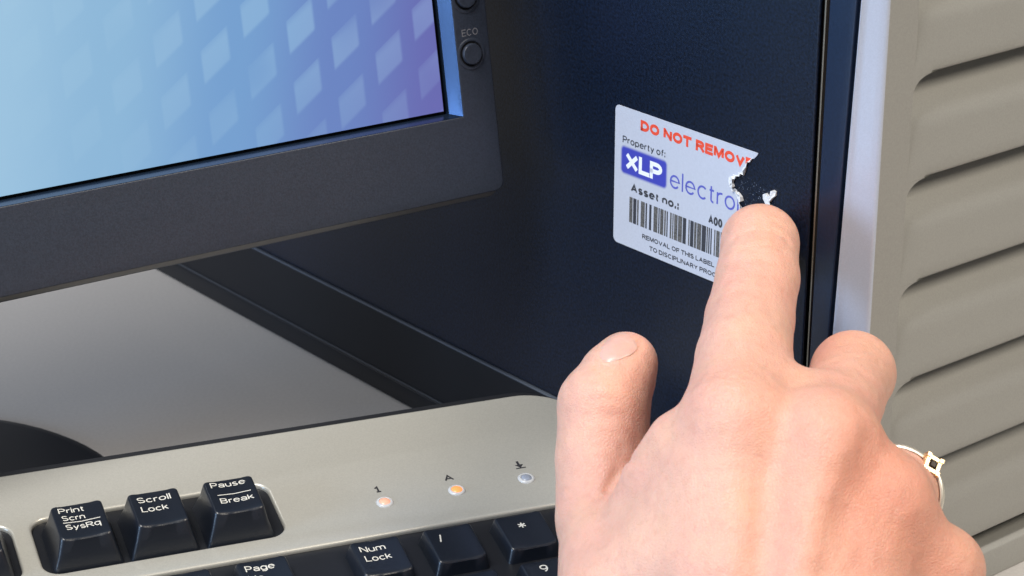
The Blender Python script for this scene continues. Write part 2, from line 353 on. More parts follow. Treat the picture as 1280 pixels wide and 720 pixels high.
# silver bezel: chamfer facing left, then the front with louvres
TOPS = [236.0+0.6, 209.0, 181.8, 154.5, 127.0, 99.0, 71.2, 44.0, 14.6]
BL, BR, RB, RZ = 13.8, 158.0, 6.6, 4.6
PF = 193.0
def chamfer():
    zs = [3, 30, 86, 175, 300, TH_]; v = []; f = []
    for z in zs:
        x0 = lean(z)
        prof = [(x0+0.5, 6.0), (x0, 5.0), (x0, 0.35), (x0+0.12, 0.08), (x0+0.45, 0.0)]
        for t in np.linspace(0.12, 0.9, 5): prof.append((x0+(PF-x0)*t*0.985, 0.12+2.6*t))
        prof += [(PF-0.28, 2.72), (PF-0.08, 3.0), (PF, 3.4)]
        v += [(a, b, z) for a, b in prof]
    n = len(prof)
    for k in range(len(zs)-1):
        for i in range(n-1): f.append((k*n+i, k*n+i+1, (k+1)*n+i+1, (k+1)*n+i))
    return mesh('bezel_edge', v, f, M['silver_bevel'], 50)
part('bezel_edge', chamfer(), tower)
def bl(z):
    for zt in TOPS:
        if zt-RZ < z <= zt:
            t = (z-(zt-RZ))/RZ
            return BL+RB*(1-math.sqrt(max(0, 1-t*t)))
    return BL
def rowz(k):
    """heights of one louvre from its top lip down to the next lip"""
    zt = TOPS[k]; zb = TOPS[k+1]
    rel = [0, 0.05, 0.15, 0.35, 0.65, 1.0, 1.5, 2.1, 2.8, 3.6, RZ, 6, 8, 10, 12.5, 15, 17.5, 20, 22, 24]
    zs = [zt-r for r in rel if zt-r > zb+1.6]
    return zs+[zb+1.3, zb+0.9, zb+0.55, zb+0.25, zb+0.08, zb]
def depth(k, z, cw=1.0):
    zt = TOPS[k]; zb = TOPS[k+1]; t = (zt-z)/(zt-zb)
    d = 2.3*max(0, 1-t/0.9)+10.5*max(0, 1-t/0.48)**1.35
    e = z-zb
    if e < 1.3: d += cw*(1.3-math.sqrt(max(0, 1.3**2-(1.3-e)**2)))
    return d
def louvre(k):
    zs = rowz(k); v = []; f = []; cols = [0, 0.02, 2, 4.5, 6.2, 6.6, 7.0, 7.6, 30, 72, 114, 136, 136.6, 137.2, 137.6, 138, 139, 142, 144.18, 144.2]
    cols = [c/144.2 for c in cols]
    nb = len(cols)
    for z in zs:
        b0 = bl(min(z, TOPS[k])); b1 = BR-(b0-BL)
        for c in cols:
            bb = b0+(b1-b0)*c; q_ = min(bb-BL, BR-bb); cw = min(1, max(0, (q_-(RB-0.4))/1.0))
            dd = depth(k, z, cw)
            v.append((PF-dd, b0+(b1-b0)*c, z))
    for r in range(len(zs)-1):
        for i in range(nb-1): f.append((r*nb+i, (r+1)*nb+i, (r+1)*nb+i+1, r*nb+i+1))
    # under side of the lip, running back into the case
    n0 = len(v); zb = zs[-1]
    bb0 = bl(TOPS[k+1]) if k+1 < len(TOPS)-0 else BL
    for i, c in enumerate(cols):
        bq = BL+(BR-BL)*c
        v.append((PF-12, bq, zb+0.01))
    r = len(zs)-1
    for i in range(nb-1): f.append((r*nb+i, n0+i, n0+i+1, r*nb+i+1))
    # side walls between the front and the scooped surface
    for side in (0, nb-1):
        n1 = len(v)
        for z in zs:
            b0 = bl(min(z, TOPS[k])); bq = b0 if side == 0 else BR-(b0-BL)
            v.append((PF, bq, z))
        for r in range(len(zs)-1):
            q = (r*nb+side, n1+r, n1+r+1, (r+1)*nb+side)
            f.append(q if side == 0 else q[::-1])
    return mesh('louvre', v, f, M['silver'], 50)
def front_panel():
    v = []; f = []
    zs = [TH_, 300, TOPS[0]+3]
    for k in range(len(TOPS)-1): zs += rowz(k)[:-1]
    zs += [TOPS[-1]+0.0, 13.0]
    zs = sorted(set(round(z, 4) for z in zs), reverse=True)
    for z in zs:
        inside = z <= TOPS[0]
        b0 = bl(z) if inside else BL
        if not inside: b0 = BL
        v += [(PF, 3.4, z), (PF, 8, z), (PF, b0, z), (PF, BR-(b0-BL), z), (PF, TW-3.4, z), (PF-3, TW, z), (180, TW, z)]
    for r in range(len(zs)-1):
        o = r*7
        cols = [0, 1, 3, 4, 5]+([2] if zs[r] > TOPS[0]+0.001 else [])
        for i in cols: f.append((o+i, o+7+i, o+8+i, o+1+i))
    return mesh('front_panel', v, f, M['silver'], 50)
# the rows meet the louvres' own edges, so plate and louvre share one outline
part('front_panel', front_panel(), tower)
for k in range(len(TOPS)-1): part('louvre', louvre(k), tower)
# lowest part of the front: dark slot, then the foot board
part('front_slot', box('front_slot', (181, 4, 8.6), (PF-7, TW-4, 14.4), M['gap'], 0.2), tower)
part('foot_board', prism('foot_board', [(180, 0), (PF+1.2, 0), (PF+0.2, 8.0), (PF-1, 9.3), (180, 9.3)], 3.6, TW-3, M['silver'], 0.4, axis='y'), tower)

# ------------------------------------------------------------------ monitor
az = math.radians(57); bz = math.radians(-33); tl = math.radians(10.5)
mr = Vector((math.sin(az), math.cos(az), 0)); bkv = Vector((math.sin(bz), math.cos(bz), 0))
mu = bkv*math.sin(tl)+Vector((0, 0, 1))*math.cos(tl)
MF = frame((-18.8366, 611.9996, 124.523), mr, mu)          # local: x right, y up, z towards the viewer; origin at the screen's corner
base_c = Vector((-187, 601, 0))
MB = Matrix.Translation(base_c*MM) @ MF.to_3x3().to_4x4()
monitor = thing('monitor', 'flat screen monitor with charcoal frame showing a blue diamond pattern', 'monitor', MB)
REL = MB.inverted() @ MF
def mpart(name, me, parent=monitor, label=None):
    me.transform(REL); return part(name, me, parent, label=label)
SW, SH = 338.0, 271.0
XR, YB = 17.0, -25.0                                        # outer frame edges
outer = rrect(-SW-XR+1.4, YB, XR, SH+17, 3.0, 6)
inner = [(6.1, -2.3), (6.1, SH+2), (-SW-4, SH+2), (-SW-4, -2.3)]
mpart('bezel', plate('bezel', outer, [inner[::-1]], -3.0, 0.0, M['bezel'], 0.45, 3))
# shell that tapers away behind the frame
M['trim'] = mat('bezel_chamfer', (0.20, 0.195, 0.19), 0.36, metal=0.5)  # paler than the bezel to paint the highlight along its lower chamfer
def shell():
    rings = [(0.0, 0.0, -2.2), (0.1, 0.2, -2.5), (0.5, 1.9, -4.4), (0.6, 2.3, -5.4), (0.4, 2.2, -9), (-0.5, 0.5, -15), (-4.0, -4, -24), (-22, -22, -44), (-60, -60, -54)]
    v = []; f = []; n = None
    for ins, dn, z in rings:
        o = rrect(-SW-XR+1.4-ins, YB-dn, XR+ins, SH+17+ins, 3.0, 6); n = len(o)
        v += [(x, y, z) for x, y in o]
    for k in range(len(rings)-1):
        for i in range(n): f.append((k*n+i, k*n+(i+1) % n, (k+1)*n+(i+1) % n, (k+1)*n+i))
    f.append(tuple(range((len(rings)-1)*n, len(rings)*n)))
    me = mesh('rear_housing', v, f, M['bezel'], 30)
    me.materials.append(M['trim'])
    for p in me.polygons:
        if abs(p.center.z/MM+3.45) < 0.5 and p.center.y/MM < YB+1: p.material_index = 1
    bm = bmesh.new(); bm.from_mesh(me); bmesh.ops.recalc_face_normals(bm, faces=bm.faces); bm.to_mesh(me); bm.free()
    return me
mpart('rear_housing', shell())
# sloping inner lip
def lip():
    o = [(6.1, -2.3), (6.1, SH+2), (-SW-4, SH+2), (-SW-4, -2.3)]
    i_ = [(3.9, -1.5), (3.9, SH+1), (-SW-1, SH+1), (-SW-1, -1.5)]
    v = [(x, y, -0.15) for x, y in o]+[(x, y, -4.0) for x, y in i_]+[(x, y, -6.4) for x, y in i_]
    f = []
    for k in range(4):
        j = (k+1) % 4
        f += [(k, j, 4+j, 4+k), (4+k, 4+j, 8+j, 8+k)]
    me = mesh('inner_lip', v, f, M['lip'], 10)
    bm = bmesh.new(); bm.from_mesh(me); bmesh.ops.recalc_face_normals(bm, faces=bm.faces); bm.to_mesh(me); bm.free()
    return me
mpart('inner_lip', lip())
mpart('screen_gasket', box('screen_gasket', (-SW-3, -1.4, -7.4), (3.8, SH+0.9, -6.0), M['gap'], 0.1))
SX, SY = 2.5, -0.55
sv = [(x, y, z) for z in (-4.5, -6.2) for x, y in ((-SW, SY), (SX, SY), (SX, SH), (-SW, SH))]
sm = mesh('screen', sv, [(0, 1, 2, 3), (0, 4, 5, 1), (1, 5, 6, 2), (2, 6, 7, 3), (3, 7, 4, 0)], M['screen'], smooth=False)
uvl = sm.uv_layers.new(name='mm')
for lp in sm.loops:
    c = sv[lp.vertex_index]; uvl.data[lp.index].uv = (c[0]-1.1, c[1]+0.2)
sm.materials.append(M['gap'])
for p in sm.polygons[1:]: pass
for p in list(sm.polygons)[1:]: p.material_index = 1
mpart('screen', sm)
# buttons on the right of the frame
for by in (14.6, 30.4, 46.2):
    bx = 10.7
    ring = mpart('button_rim', lathe('button_rim', [(4.5, -0.2), (4.45, 0.12), (4.1, 0.30), (3.7, 0.22), (3.4, -0.3), (2.9, -0.4)], M['bezel'], 40, (bx, by)))
    ring.name = 'button_rim'
    mpart('button', lathe('button', [(2.95, -0.25), (2.95, 0.75), (2.75, 1.0), (2.3, 1.05), (1.2, 0.98), (0.3, 0.95)], M['bezel'], 40, (bx, by)))
mpart('button_gap', lathe('button_gap', [(3.5, 0.02), (3.5, 0.04), (0.2, 0.04)], M['gap'], 32, (10.7, 14.6)))
mpart('button_gap', lathe('button_gap', [(3.5, 0.02), (3.5, 0.04), (0.2, 0.04)], M['gap'], 32, (10.7, 30.4)))
M['raised'] = mat('raised_charcoal', (0.20, 0.20, 0.22), 0.3)
et = text('lettering', 'ECO', 1.9, 5.2, M['raised'], 0.12, 8.3, 19.7, 0.05)
mpart('lettering', et)
# stand, placed in the monitor's own frame
WB = MB.inverted() @ Matrix.Translation(base_c*MM)
def wpart(name, me):
    me.transform(WB); return part(name, me, monitor)
n = 72; base_out = []
for i in range(n):
    a = 2*math.pi*i/n
    e = Vector((66*math.cos(a), 88*math.sin(a), 0)); base_out.append((e.x+22, e.y-65+12))
def stand_base():
    rings = [(1.0, 0.0), (1.0, 1.6), (0.985, 2.4), (0.94, 3.2), (0.6, 5.2), (0.3, 6.4), (0.05, 6.8)]
    v = []; f = []
    for s, z in rings:
        for i in range(n):
            a = 2*math.pi*i/n; v.append((75.5*s*math.cos(a), 75.5*s*math.sin(a), z))
    for k in range(len(rings)-1):
        for i in range(n):
            j = (i+1) % n; f.append((k*n+i, k*n+j, (k+1)*n+j, (k+1)*n+i))
    f.append(tuple(range((len(rings)-1)*n, len(rings)*n)))
    f.append(tuple(range(n-1, -1, -1)))
    return mesh('stand_base', v, f, M['black'], 40)
STAND = stand_base()
for v_ in STAND.vertices: v_.co.x += 0.0; v_.co.y += 0.0
wpart('stand_base', STAND)
# neck: from the base centre up to the back of the housing
nk0 = Vector((-6, 4, 5)); back_pt = (MF @ Vector((-165*MM, 110*MM, -50*MM)))/MM - base_c
v = []; f = []
for t, hw, hd in ((0, 26, 13), (0.15, 22, 11), (0.9, 22, 9), (1.0, 26, 9)):
    c = nk0.lerp(back_pt, t)
    for sx, sy in ((-1, -1), (1, -1), (1, 1), (-1, 1)):
        p = c+mr*hw*sx+bkv*hd*sy; v.append((p.x, p.y, p.z))
for k in range(3):
    for i in range(4): f.append((k*4+i, k*4+(i+1) % 4, (k+1)*4+(i+1) % 4, (k+1)*4+i))
f += [(3, 2, 1, 0), (12, 13, 14, 15)]
wpart('neck', bevel(mesh('neck', v, f, M['black'], smooth=False), 2, 2))

# ------------------------------------------------------------------ keyboard: x along the rows, y towards the back, z out of the key tops
ki = Vector((math.sin(math.radians(69.3)), math.cos(math.radians(69.3)), 0))
e_, a_ = math.radians(10), math.radians(-20.7)
kj = Vector((math.sin(a_)*math.cos(e_), math.cos(a_)*math.cos(e_), math.sin(e_)))
KF = frame((-79.2816, 524.839, 45.511), ki, kj)
# empty at the keyboard's base
KB = KF @ Matrix.Translation((0, 0, -22*MM))
keyboard = thing('keyboard', 'silver grey computer keyboard with black keys lying below the monitor', 'keyboard', KB)
K0 = 22.0
KL, KR, KT, KBm = -330.0, 117.0, 40.0, -124.0
holes = [rrect(-40.7, -4.6, 21.8, 18.6, 4.5), rrect(-126, -4.6, -45.8, 18.6, 4.5), rrect(-212, -4.6, -131, 18.6, 4.5), rrect(-298, -4.6, -217, 18.6, 4.5),
         rrect(-322, -116, 110.5, -11.6, 4.5)]
tp = plate('top_plate', rrect(KL, KBm, KR, KT, (17, 17, 10, 10), 14), [h[::-1] for h in holes], K0-8-2.6, K0-8, M['silver_kb'], 0.9, 4)
part('top_plate', tp, keyboard)
def lower_shell():
    v = []; f = []
    top = rrect(KL+1.0, KBm+1.0, KR-1.0, KT+3.0, (17, 17, 10, 10), 14); n = len(top)
    tilt = math.tan(e_)
    def zdesk(y): return -(45.511-22)/math.cos(e_)-y*tilt+0.6       # desk height seen from the tilted frame
    top_z = K0-8-1.3
    v += [(x, y, top_z) for x, y in top]
    v += [(x*0.995, y, top_z-4) for x, y in top]
    v += [(x*0.97-3, KBm+3+(y-KBm-3)*0.97, max(zdesk(y), top_z-16) if y > -60 else zdesk(y)+0.3) for x, y in top]
    for k in range(2):
        for i in range(n): f.append((k*n+i, k*n+(i+1) % n, (k+1)*n+(i+1) % n, (k+1)*n+i))
    f += [tuple(range(2*n, 3*n)), tuple(range(n-1, -1, -1))]
    me = mesh('lower_shell', v, f, M['black'], 30)
    bm = bmesh.new(); bm.from_mesh(me); bmesh.ops.recalc_face_normals(bm, faces=bm.faces); bm.to_mesh(me); bm.free()
    return me
part('lower_shell', lower_shell(), keyboard)
# fold-out feet at the back
for fx in (-290, 78):
    hgt = (K0-24)-(-(45.511-22)/math.cos(e_)-30*math.tan(e_))
    part('foot', prism('foot', [(18, K0-22), (34, K0-22), (33, -(45.511-22)/math.cos(e_)-33*math.tan(e_)+0.3), (29, -(45.511-22)/math.cos(e_)-29*math.tan(e_)+0.3)], fx-12, fx+12, M['black'], 0.8, axis='x'), keyboard)
# black frame inside the big opening, with wells for the key groups
wells = [rrect(-41.3, -55.5, 22.0, -14.0, 4.2), rrect(29.6, -113.5, 109.6, -13.2, 4.2), rrect(-320, -113.5, -45.5, -13.2, 4.2), rrect(-41.3, -113.5, 22, -70, 4.2)]
part('key_frame', plate('key_frame', rrect(-323, -117, 111.3, -10.8, 4.5), [h[::-1] for h in wells], K0-13.0, K0-10.6, M['black'], 0.45, 3), keyboard)
part('well_floor', box('well_floor', (-323, -117, K0-20), (112, 20, K0-18.5), M['gap'], 0.2), keyboard)

def dish(x, y, hw=6.1, d=0.55): return -d*(1-min(1, (x/hw)**2))
def keycap(hx=9.2, hy=9.45, tx=6.15, ty=6.9, h=10.6, cy=0.1):
    v = []; f = []
    def ring(ax, ay, r, z, oy, warp=False, n=7):
        o = rrect(-ax, -ay, ax, ay, r, n)
        # add points along straight edges so the top can follow its dish
        pts = []
        for i, p in enumerate(o):
            q = o[(i+1) % len(o)]; pts.append(p)
            L_ = math.dist(p, q)
            if L_ > ax*0.5:
                for s in range(1, 8): pts.append((p[0]+(q[0]-p[0])*s/8, p[1]+(q[1]-p[1])*s/8))
        return [(x, y+oy, z+(dish(x, y, tx) if warp else 0)) for x, y in pts]
    rings = [ring(hx, hy, 1.0, 0, 0), ring(hx-0.05, hy-0.05, 1.0, 0.8, 0),
             ring(tx+(hx-tx)*0.40, ty+(hy-ty)*0.40, 1.15, h*0.58, cy*0.6), ring(tx+0.42, ty+0.42, 1.3, h-0.75, cy),
             ring(tx+0.25, ty+0.25, 1.25, h-0.33, cy, True), ring(tx, ty, 1.15, h-0.07, cy, True), ring(tx-0.3, ty-0.3, 1.0, h, cy, True),
             ring(tx*0.75, ty*0.75, 0.9, h, cy, True), ring(tx*0.5, ty*0.5, 0.6, h, cy, True), ring(tx*0.2, ty*0.2, 0.3, h, cy, True)]
    n = len(rings[0])
    assert all(len(r) == n for r in rings), [len(r) for r in rings]
    for r in rings: v += r
    for k in range(len(rings)-1):
        for i in range(n): f.append((k*n+i, k*n+(i+1) % n, (k+1)*n+(i+1) % n, (k+1)*n+i))
    f.append(tuple(range((len(rings)-1)*n, len(rings)*n)))
    return mesh('key', v, f, M['key'], 60)
KEY = keycap()
KEY2 = keycap(h=10.4, ty=6.8)
UN = 19.65
KB_KEYS = 'black keys of the silver keyboard'
def key(x, y, ztop, legends=(), me=None, wide=1.0, tall=1.0, h=None):
    me = me or KEY; H = 10.6 if me is KEY else 10.4
    o = bpy.data.objects.new('key', me); C.objects.link(o); o.parent = keyboard
    o.location = (x*MM, y*MM, (K0+ztop-H)*MM); o.scale = (wide, tall, 1)
    o.rotation_euler = (random.uniform(-.006, .006), random.uniform(-.006, .006), random.uniform(-.012, .012))
    for s, cap, wd, lx, ly, off in legends:
        if s == '_':
            lm = mesh('legend', [(lx, ly, 0), (lx+wd/2, ly, 0), (lx+wd, ly, 0), (lx+wd, ly+0.28, 0), (lx+wd/2, ly+0.28, 0), (lx, ly+0.28, 0)], [(0, 1, 4, 5), (1, 2, 3, 4)], M['legend'], smooth=False)
            for v_ in lm.vertices: v_.co.z = (H+dish(v_.co.x/MM, 0)+0.05)*MM
        else:
            lm = text('legend', s, cap, wd, M['legend'], off, lx, ly, H+0.05, warp=lambda X, Y: dish(X, Y), gap=0.08)
        lo = part('legend', lm, o)
    return o
TX, T1 = 0.0, -5.0
F_Y, R1 = 5.2, -23.4
key(-29.5, F_Y, TX, [('Print', 2.1, 6.6, -4.9, 3.9, 0.135), ('Scrn', 2.1, 5.9, -4.6, 0.7, 0.135), ('_', 0, 9.4, -4.6, -0.35, 0), ('SysRq', 2.1, 8.9, -4.4, -3.1, 0.135)])
key(-9.9, F_Y, TX, [('Scroll', 2.3, 8.8, -4.6, 2.9, 0.135), ('Lock', 2.3, 7.0, -4.3, -1.1, 0.135)])
key(9.9, F_Y, TX, [('Pause', 2.2, 9.2, -4.9, 4.1, 0.135), ('_', 0, 8.8, -4.0, 0.6, 0), ('Break', 2.2, 8.8, -3.9, -2.9, 0.135)])
for g, names in enumerate((('F12', 'F11', 'F10', 'F9'), ('F8', 'F7', 'F6', 'F5'), ('F4', 'F3', 'F2', 'F1'))):
    for i, s in enumerate(names):
        key(-56.5-g*86-i*UN, F_Y, TX, [(s, 2.4, 4.6, -4.6, 2.2, 0.135)])
# navigation cluster and number pad
nav = [[('Insert',), ('Home',), ('Page', 'Up')], [('Delete',), ('End',), ('Page', 'Down')]]
wid = {'Insert': 8.6, 'Home': 8.4, 'Page': 7.6, 'Up': 4.0, 'Delete': 9.2, 'End': 5.4, 'Down': 8.0, 'Lock': 7.0, 'Num': 6.8}
for r in range(2):
    for c in range(3):
        L_ = [(s, 2.3, wid[s], -4.7, 2.9-3.9*i, 0.135) for i, s in enumerate(nav[r][c])]
        key(-28.9+c*UN+0.8, R1-r*UN, T1, L_, KEY2)
pad = [[[('Num', 2.3, 6.8, -4.7, 2.6, 0.135), ('Lock', 2.3, 7.0, -4.4, -1.3, 0.135)], [('/', 3.0, 1.0, -3.4, 1.4, 0.12)], [('*', 3.4, 2.3, -1.3, 0.6, 0.11)], [('-', 3.0, 2.4, -3.4, 1.4, 0.13)]],
       [[('7', 2.8, 2.2, -4.2, 2.6, 0.14), ('Home', 1.8, 6.4, -4.2, -3.0, 0.13)], [('8', 2.8, 2.2, -4.2, 2.6, 0.14)], [('9', 2.8, 2.2, -2.0, 2.6, 0.14), ('PgUp', 1.8, 6.0, -4.2, -3.0, 0.13)], [('+', 3.0, 2.8, -3.4, 1.4, 0.13)]],
       [[('4', 2.8, 2.2, -4.2, 2.6, 0.14)], [('5', 2.8, 2.2, -4.2, 2.6, 0.14)], [('6', 2.8, 2.2, -4.2, 2.6, 0.14)], None]]
for r, row in enumerate(pad):
    for c, L_ in enumerate(row):
        if L_ is None: continue
        if r == 1 and c == 3: key(41.0+c*UN-0.4, R1-1.5*UN, T1, [], KEY2, tall=2.05); continue
        key(41.0+c*UN-(0.4 if c == 3 else 0), R1-r*UN, T1-0.2*r, L_, KEY2)
# main block (mostly outside the picture)
for r in range(3):
    for c in range(13):
        key(-57-c*UN-(r*4.0), R1-r*UN, T1-0.2*r, [], KEY2)

# indicator lamps and the signs above them
def lamp(x, y, core, lab):
    r = lathe('indicator_lamp', [(2.35, -0.6), (2.35, 0.05), (2.1, 0.35), (1.75, 0.5), (1.55, 0.45), (1.45, 0.25), (1.4, 0.2)], M['led_ring'], 36)
    o = part('indicator_lamp', r, keyboard, (x, y, K0-8), label=lab)
    part('lens', lathe('lens', [(1.5, 0.1), (1.45, 0.35), (1.1, 0.62), (0.6, 0.75), (0.1, 0.78)], core, 30), o)
lamp(49.9, 1.4, M['led_pale'], 'faint pinkish indicator lamp')
lamp(70.0, 1.3, M['led_orange'], 'glowing orange indicator lamp')
lamp(89.9, 1.3, M['led_off'], 'unlit grey indicator lamp')
part('indicator_sign', text('indicator_sign', '1', 2.7, 1.9, M['black_print'], 0.2, 48.8, 6.0, K0-8+0.03), keyboard)
part('indicator_sign', text('indicator_sign', 'A', 2.6, 2.8, M['black_print'], 0.19, 68.3, 5.9, K0-8+0.03), keyboard)
arrow = [(-0.25, 3.2), (-0.25, 1.6), (-1.1, 1.6), (0.1, 0.25), (-1.2, 0.25), (-1.2, -0.2), (1.6, -0.2), (1.6, 0.25), (0.3, 0.25), (1.4, 1.6), (0.45, 1.6), (0.45, 3.2)]
me = mesh('indicator_sign', [(90.0+x, 6.2+y, K0-8+0.03) for x, y in arrow], [tuple(range(len(arrow)))], M['black_print'], smooth=False)
bm = bmesh.new(); bm.from_mesh(me); bmesh.ops.triangulate(bm, faces=bm.faces); bmesh.ops.recalc_face_normals(bm, faces=bm.faces); bm.to_mesh(me); bm.free()
part('indicator_sign', me, keyboard)

# ------------------------------------------------------------------ the torn label, in the plane of the side panel (x = to the right, y = up)
LF = TF_origin @ Matrix(((1, 0, 0, 99.1*MM), (0, 0, -1, -0.02*MM), (0, 1, 0, 127.9*MM), (0, 0, 0, 1)))
label = thing('asset_label', 'torn white asset sticker on the navy side of the tower, printed DO NOT REMOVE', 'sticker', LF)
# jagged tear
tear = [(55.4, 0.0), (55.2, -0.5), (53.9, -1.9), (53.2, -2.0), (52.6, -3.2), (51.9, -3.1), (51.3, -4.4), (51.5, -5.0), (50.6, -5.9), (50.9, -6.9), (49.6, -7.0), (49.2, -7.9), (48.1, -8.1), (47.6, -9.0),
        (46.9, -9.1), (46.6, -10.2), (45.9, -10.8), (46.5, -11.6), (47.8, -11.9), (48.6, -12.7), (49.9, -13.0), (50.3, -14.0), (49.2, -14.5), (49.4, -15.6), (50.4, -16.4), (50.1, -17.5), (51.6, -18.8), (53.0, -18.5), (54.3, -20.1), (55.9, -19.9), (57.0, -21.5), (58.6, -21.3), (60.1, -23.0), (61.9, -22.6), (63.0, -24.2), (64.4, -24.0)]
LH = 40.3
corner = lambda cx, cy, a0, r=1.6: [(cx+r*math.cos(math.radians(a0+i*15)), cy+r*math.sin(math.radians(a0+i*15))) for i in range(7)]
outline = corner(1.6, -1.6, 90)+corner(1.6, -LH+1.6, 180)+corner(66-1.6, -LH+1.6, 270)+[(66, -25)]+tear[::-1]
def flat(name, pts, z0, z1, m):
    cu_h = []
    me = plate(name, pts, [], z0, z1, m, 0.02, 0)
    return me
lm = flat('label_sheet', outline, 0.0, 0.16, M['label'])
part('label_sheet', lm, label)
# frayed white fibre along the tear: a thin curled band
def fray():
    v = []; f = []
    pts = tear[2:-8]; rr = random.Random(3)
    N_ = len(pts)
    for i, (x, y) in enumerate(pts):
        wd = 0.25+0.6*rr.random()
        if 8 <= i <= 20: wd += 0.9*rr.random()
        lift = 0.2+0.7*rr.random()
        v += [(x-wd, y-0.1*rr.random(), 0.175), (x-wd*0.4, y, 0.19+lift*0.3), (x+0.1+0.25*rr.random(), y+0.15*rr.random(), 0.25+lift)]
    for i in range(N_-1):
        o = i*3
        f += [(o, o+3, o+4, o+1), (o+1, o+4, o+5, o+2)]
    me = mesh('torn_fringe', v, f, M['torn'], 60)
    bm = bmesh.new(); bm.from_mesh(me); 
    g = bmesh.ops.extrude_face_region(bm, geom=list(bm.faces))
    bmesh.ops.translate(bm, verts=[e for e in g['geom'] if isinstance(e, bmesh.types.BMVert)], vec=(0, 0, -0.05*MM))
    bmesh.ops.recalc_face_normals(bm, faces=bm.faces); bm.to_mesh(me); bm.free()
    return me
part('torn_fringe', fray(), label)
TZ = 0.185
def flap(pts, seed):
    rr = random.Random(seed); n = len(pts); cx = sum(p[0] for p in pts)/n; cy = sum(p[1] for p in pts)/n
    top = [(x, y, 0.30+0.75*max(0, (x-cx))+0.25*rr.random()) for x, y in pts]; bot = [(x, y, 0.17) for x, y in pts]
    f = []
    for i in range(n): f += [(i, (i+1) % n, 2*n), (i, i+n, (i+1) % n+n, (i+1) % n)]
    f.append(tuple(range(n, 2*n)))
    me = mesh('torn_flap', top+bot+[(cx, cy, 0.55)], f, M['torn'], 30)
    bm = bmesh.new(); bm.from_mesh(me); bmesh.ops.recalc_face_normals(bm, faces=bm.faces); bm.to_mesh(me); bm.free()
    part('torn_flap', me, label)
flap([(45.1, -9.2), (46.4, -8.6), (47.2, -9.2), (46.9, -10.3), (47.4, -11.2), (46.5, -12.0), (45.6, -11.5), (45.3, -10.4)], 1)
flap([(47.9, -12.4), (49.2, -12.3), (50.5, -13.2), (50.9, -14.2), (49.9, -14.8), (48.9, -14.2), (48.3, -13.4)], 2)
flap([(50.2, -5.2), (51.4, -4.9), (51.2, -6.2), (50.6, -7.3), (49.9, -6.6)], 3)
flap([(46.2, -11.7), (47.0, -11.9), (47.3, -12.6), (46.6, -12.9), (46.0, -12.4)], 4)
def inside(px, py):
    c = False; n = len(outline)
    for i in range(n):
        x0, y0 = outline[i]; x1, y1 = outline[(i+1) % n]
        if (y0 > py) != (y1 > py) and px < (x1-x0)*(py-y0)/(y1-y0)+x0: c = not c
    return c
def cliptear(me):
    """ink ends where the paper ends"""
    bm = bmesh.new(); bm.from_mesh(me)
    bmesh.ops.triangulate(bm, faces=bm.faces)
    bmesh.ops.subdivide_edges(bm, edges=[e for e in bm.edges if e.calc_length() > 0.5*MM], cuts=3, use_grid_fill=True)
    bmesh.ops.triangulate(bm, faces=bm.faces)
    kill = [fc for fc in bm.faces if not inside(fc.calc_center_median().x/MM+0.25, fc.calc_center_median().y/MM)]
    bmesh.ops.delete(bm, geom=kill, context='FACES'); bm.to_mesh(me); bm.free()
def ltext(s, cap, wd, m, wt, x, y, z=TZ, cl=None, nm='lettering', gap=0.15):
    return part(nm, text(nm, s, cap, wd, m, wt, x, y, z, clip=cl, gap=gap), label)
ltext('DO NOT REMOVE', 3.05, 43.8, M['red'], 0.29, 10.3, -5.1, cl=cliptear, gap=0.03)
ltext('Property of:', 2.0, 17.4, M['ink'], 0.17, 3.2, -10.3, gap=0.08)
# printed name plate with soft edge
def glow_mat():
    m = bpy.data.materials.new('blue_ink_soft'); m.use_nodes = True; nt = m.node_tree; b = nt.nodes['Principled BSDF']
    b.inputs['Roughness'].default_value = 0.5
    uv = nt.nodes.new('ShaderNodeUVMap'); uv.uv_map = 'mm'
    # signed distance to a rounded box, ink density falling off outside it
    vm = nt.nodes.new('ShaderNodeVectorMath'); vm.operation = 'ABSOLUTE'; nt.links.new(uv.outputs[0], vm.inputs[0])
    sb = nt.nodes.new('ShaderNodeVectorMath'); sb.operation = 'SUBTRACT'; nt.links.new(vm.outputs[0], sb.inputs[0]); sb.inputs[1].default_value = (8.0, 2.7, 0)
    mxv = nt.nodes.new('ShaderNodeVectorMath'); mxv.operation = 'MAXIMUM'; nt.links.new(sb.outputs[0], mxv.inputs[0]); mxv.inputs[1].default_value = (0, 0, 0)
    ln = nt.nodes.new('ShaderNodeVectorMath'); ln.operation = 'LENGTH'; nt.links.new(mxv.outputs[0], ln.inputs[0])
    mr_ = nt.nodes.new('ShaderNodeMapRange'); mr_.interpolation_type = 'SMOOTHSTEP'; nt.links.new(ln.outputs['Value'], mr_.inputs['Value'])
    mr_.inputs['From Min'].default_value = 0.7; mr_.inputs['From Max'].default_value = 1.75
    mx = nt.nodes.new('ShaderNodeMix'); mx.data_type = 'RGBA'; nt.links.new(mr_.outputs[0], mx.inputs[0])
    mx.inputs[6].default_value = (0.045, 0.055, 0.42, 1); mx.inputs[7].default_value = (0.52, 0.545, 0.62, 1)
    nt.links.new(mx.outputs[2], b.inputs['Base Color'])
    return m
cx_, cy_ = 12.0, -15.2
gp = [(-9.7, -4.4), (9.7, -4.4), (9.7, 4.4), (-9.7, 4.4)]
gm = mesh('name_plate', [(cx_+x, cy_+y, TZ-0.02) for x, y in gp], [(0, 1, 2, 3)], glow_mat(), smooth=False)
ul = gm.uv_layers.new(name='mm')
for lp in gm.loops: ul.data[lp.index].uv = gp[lp.vertex_index]
part('name_plate', gm, label)
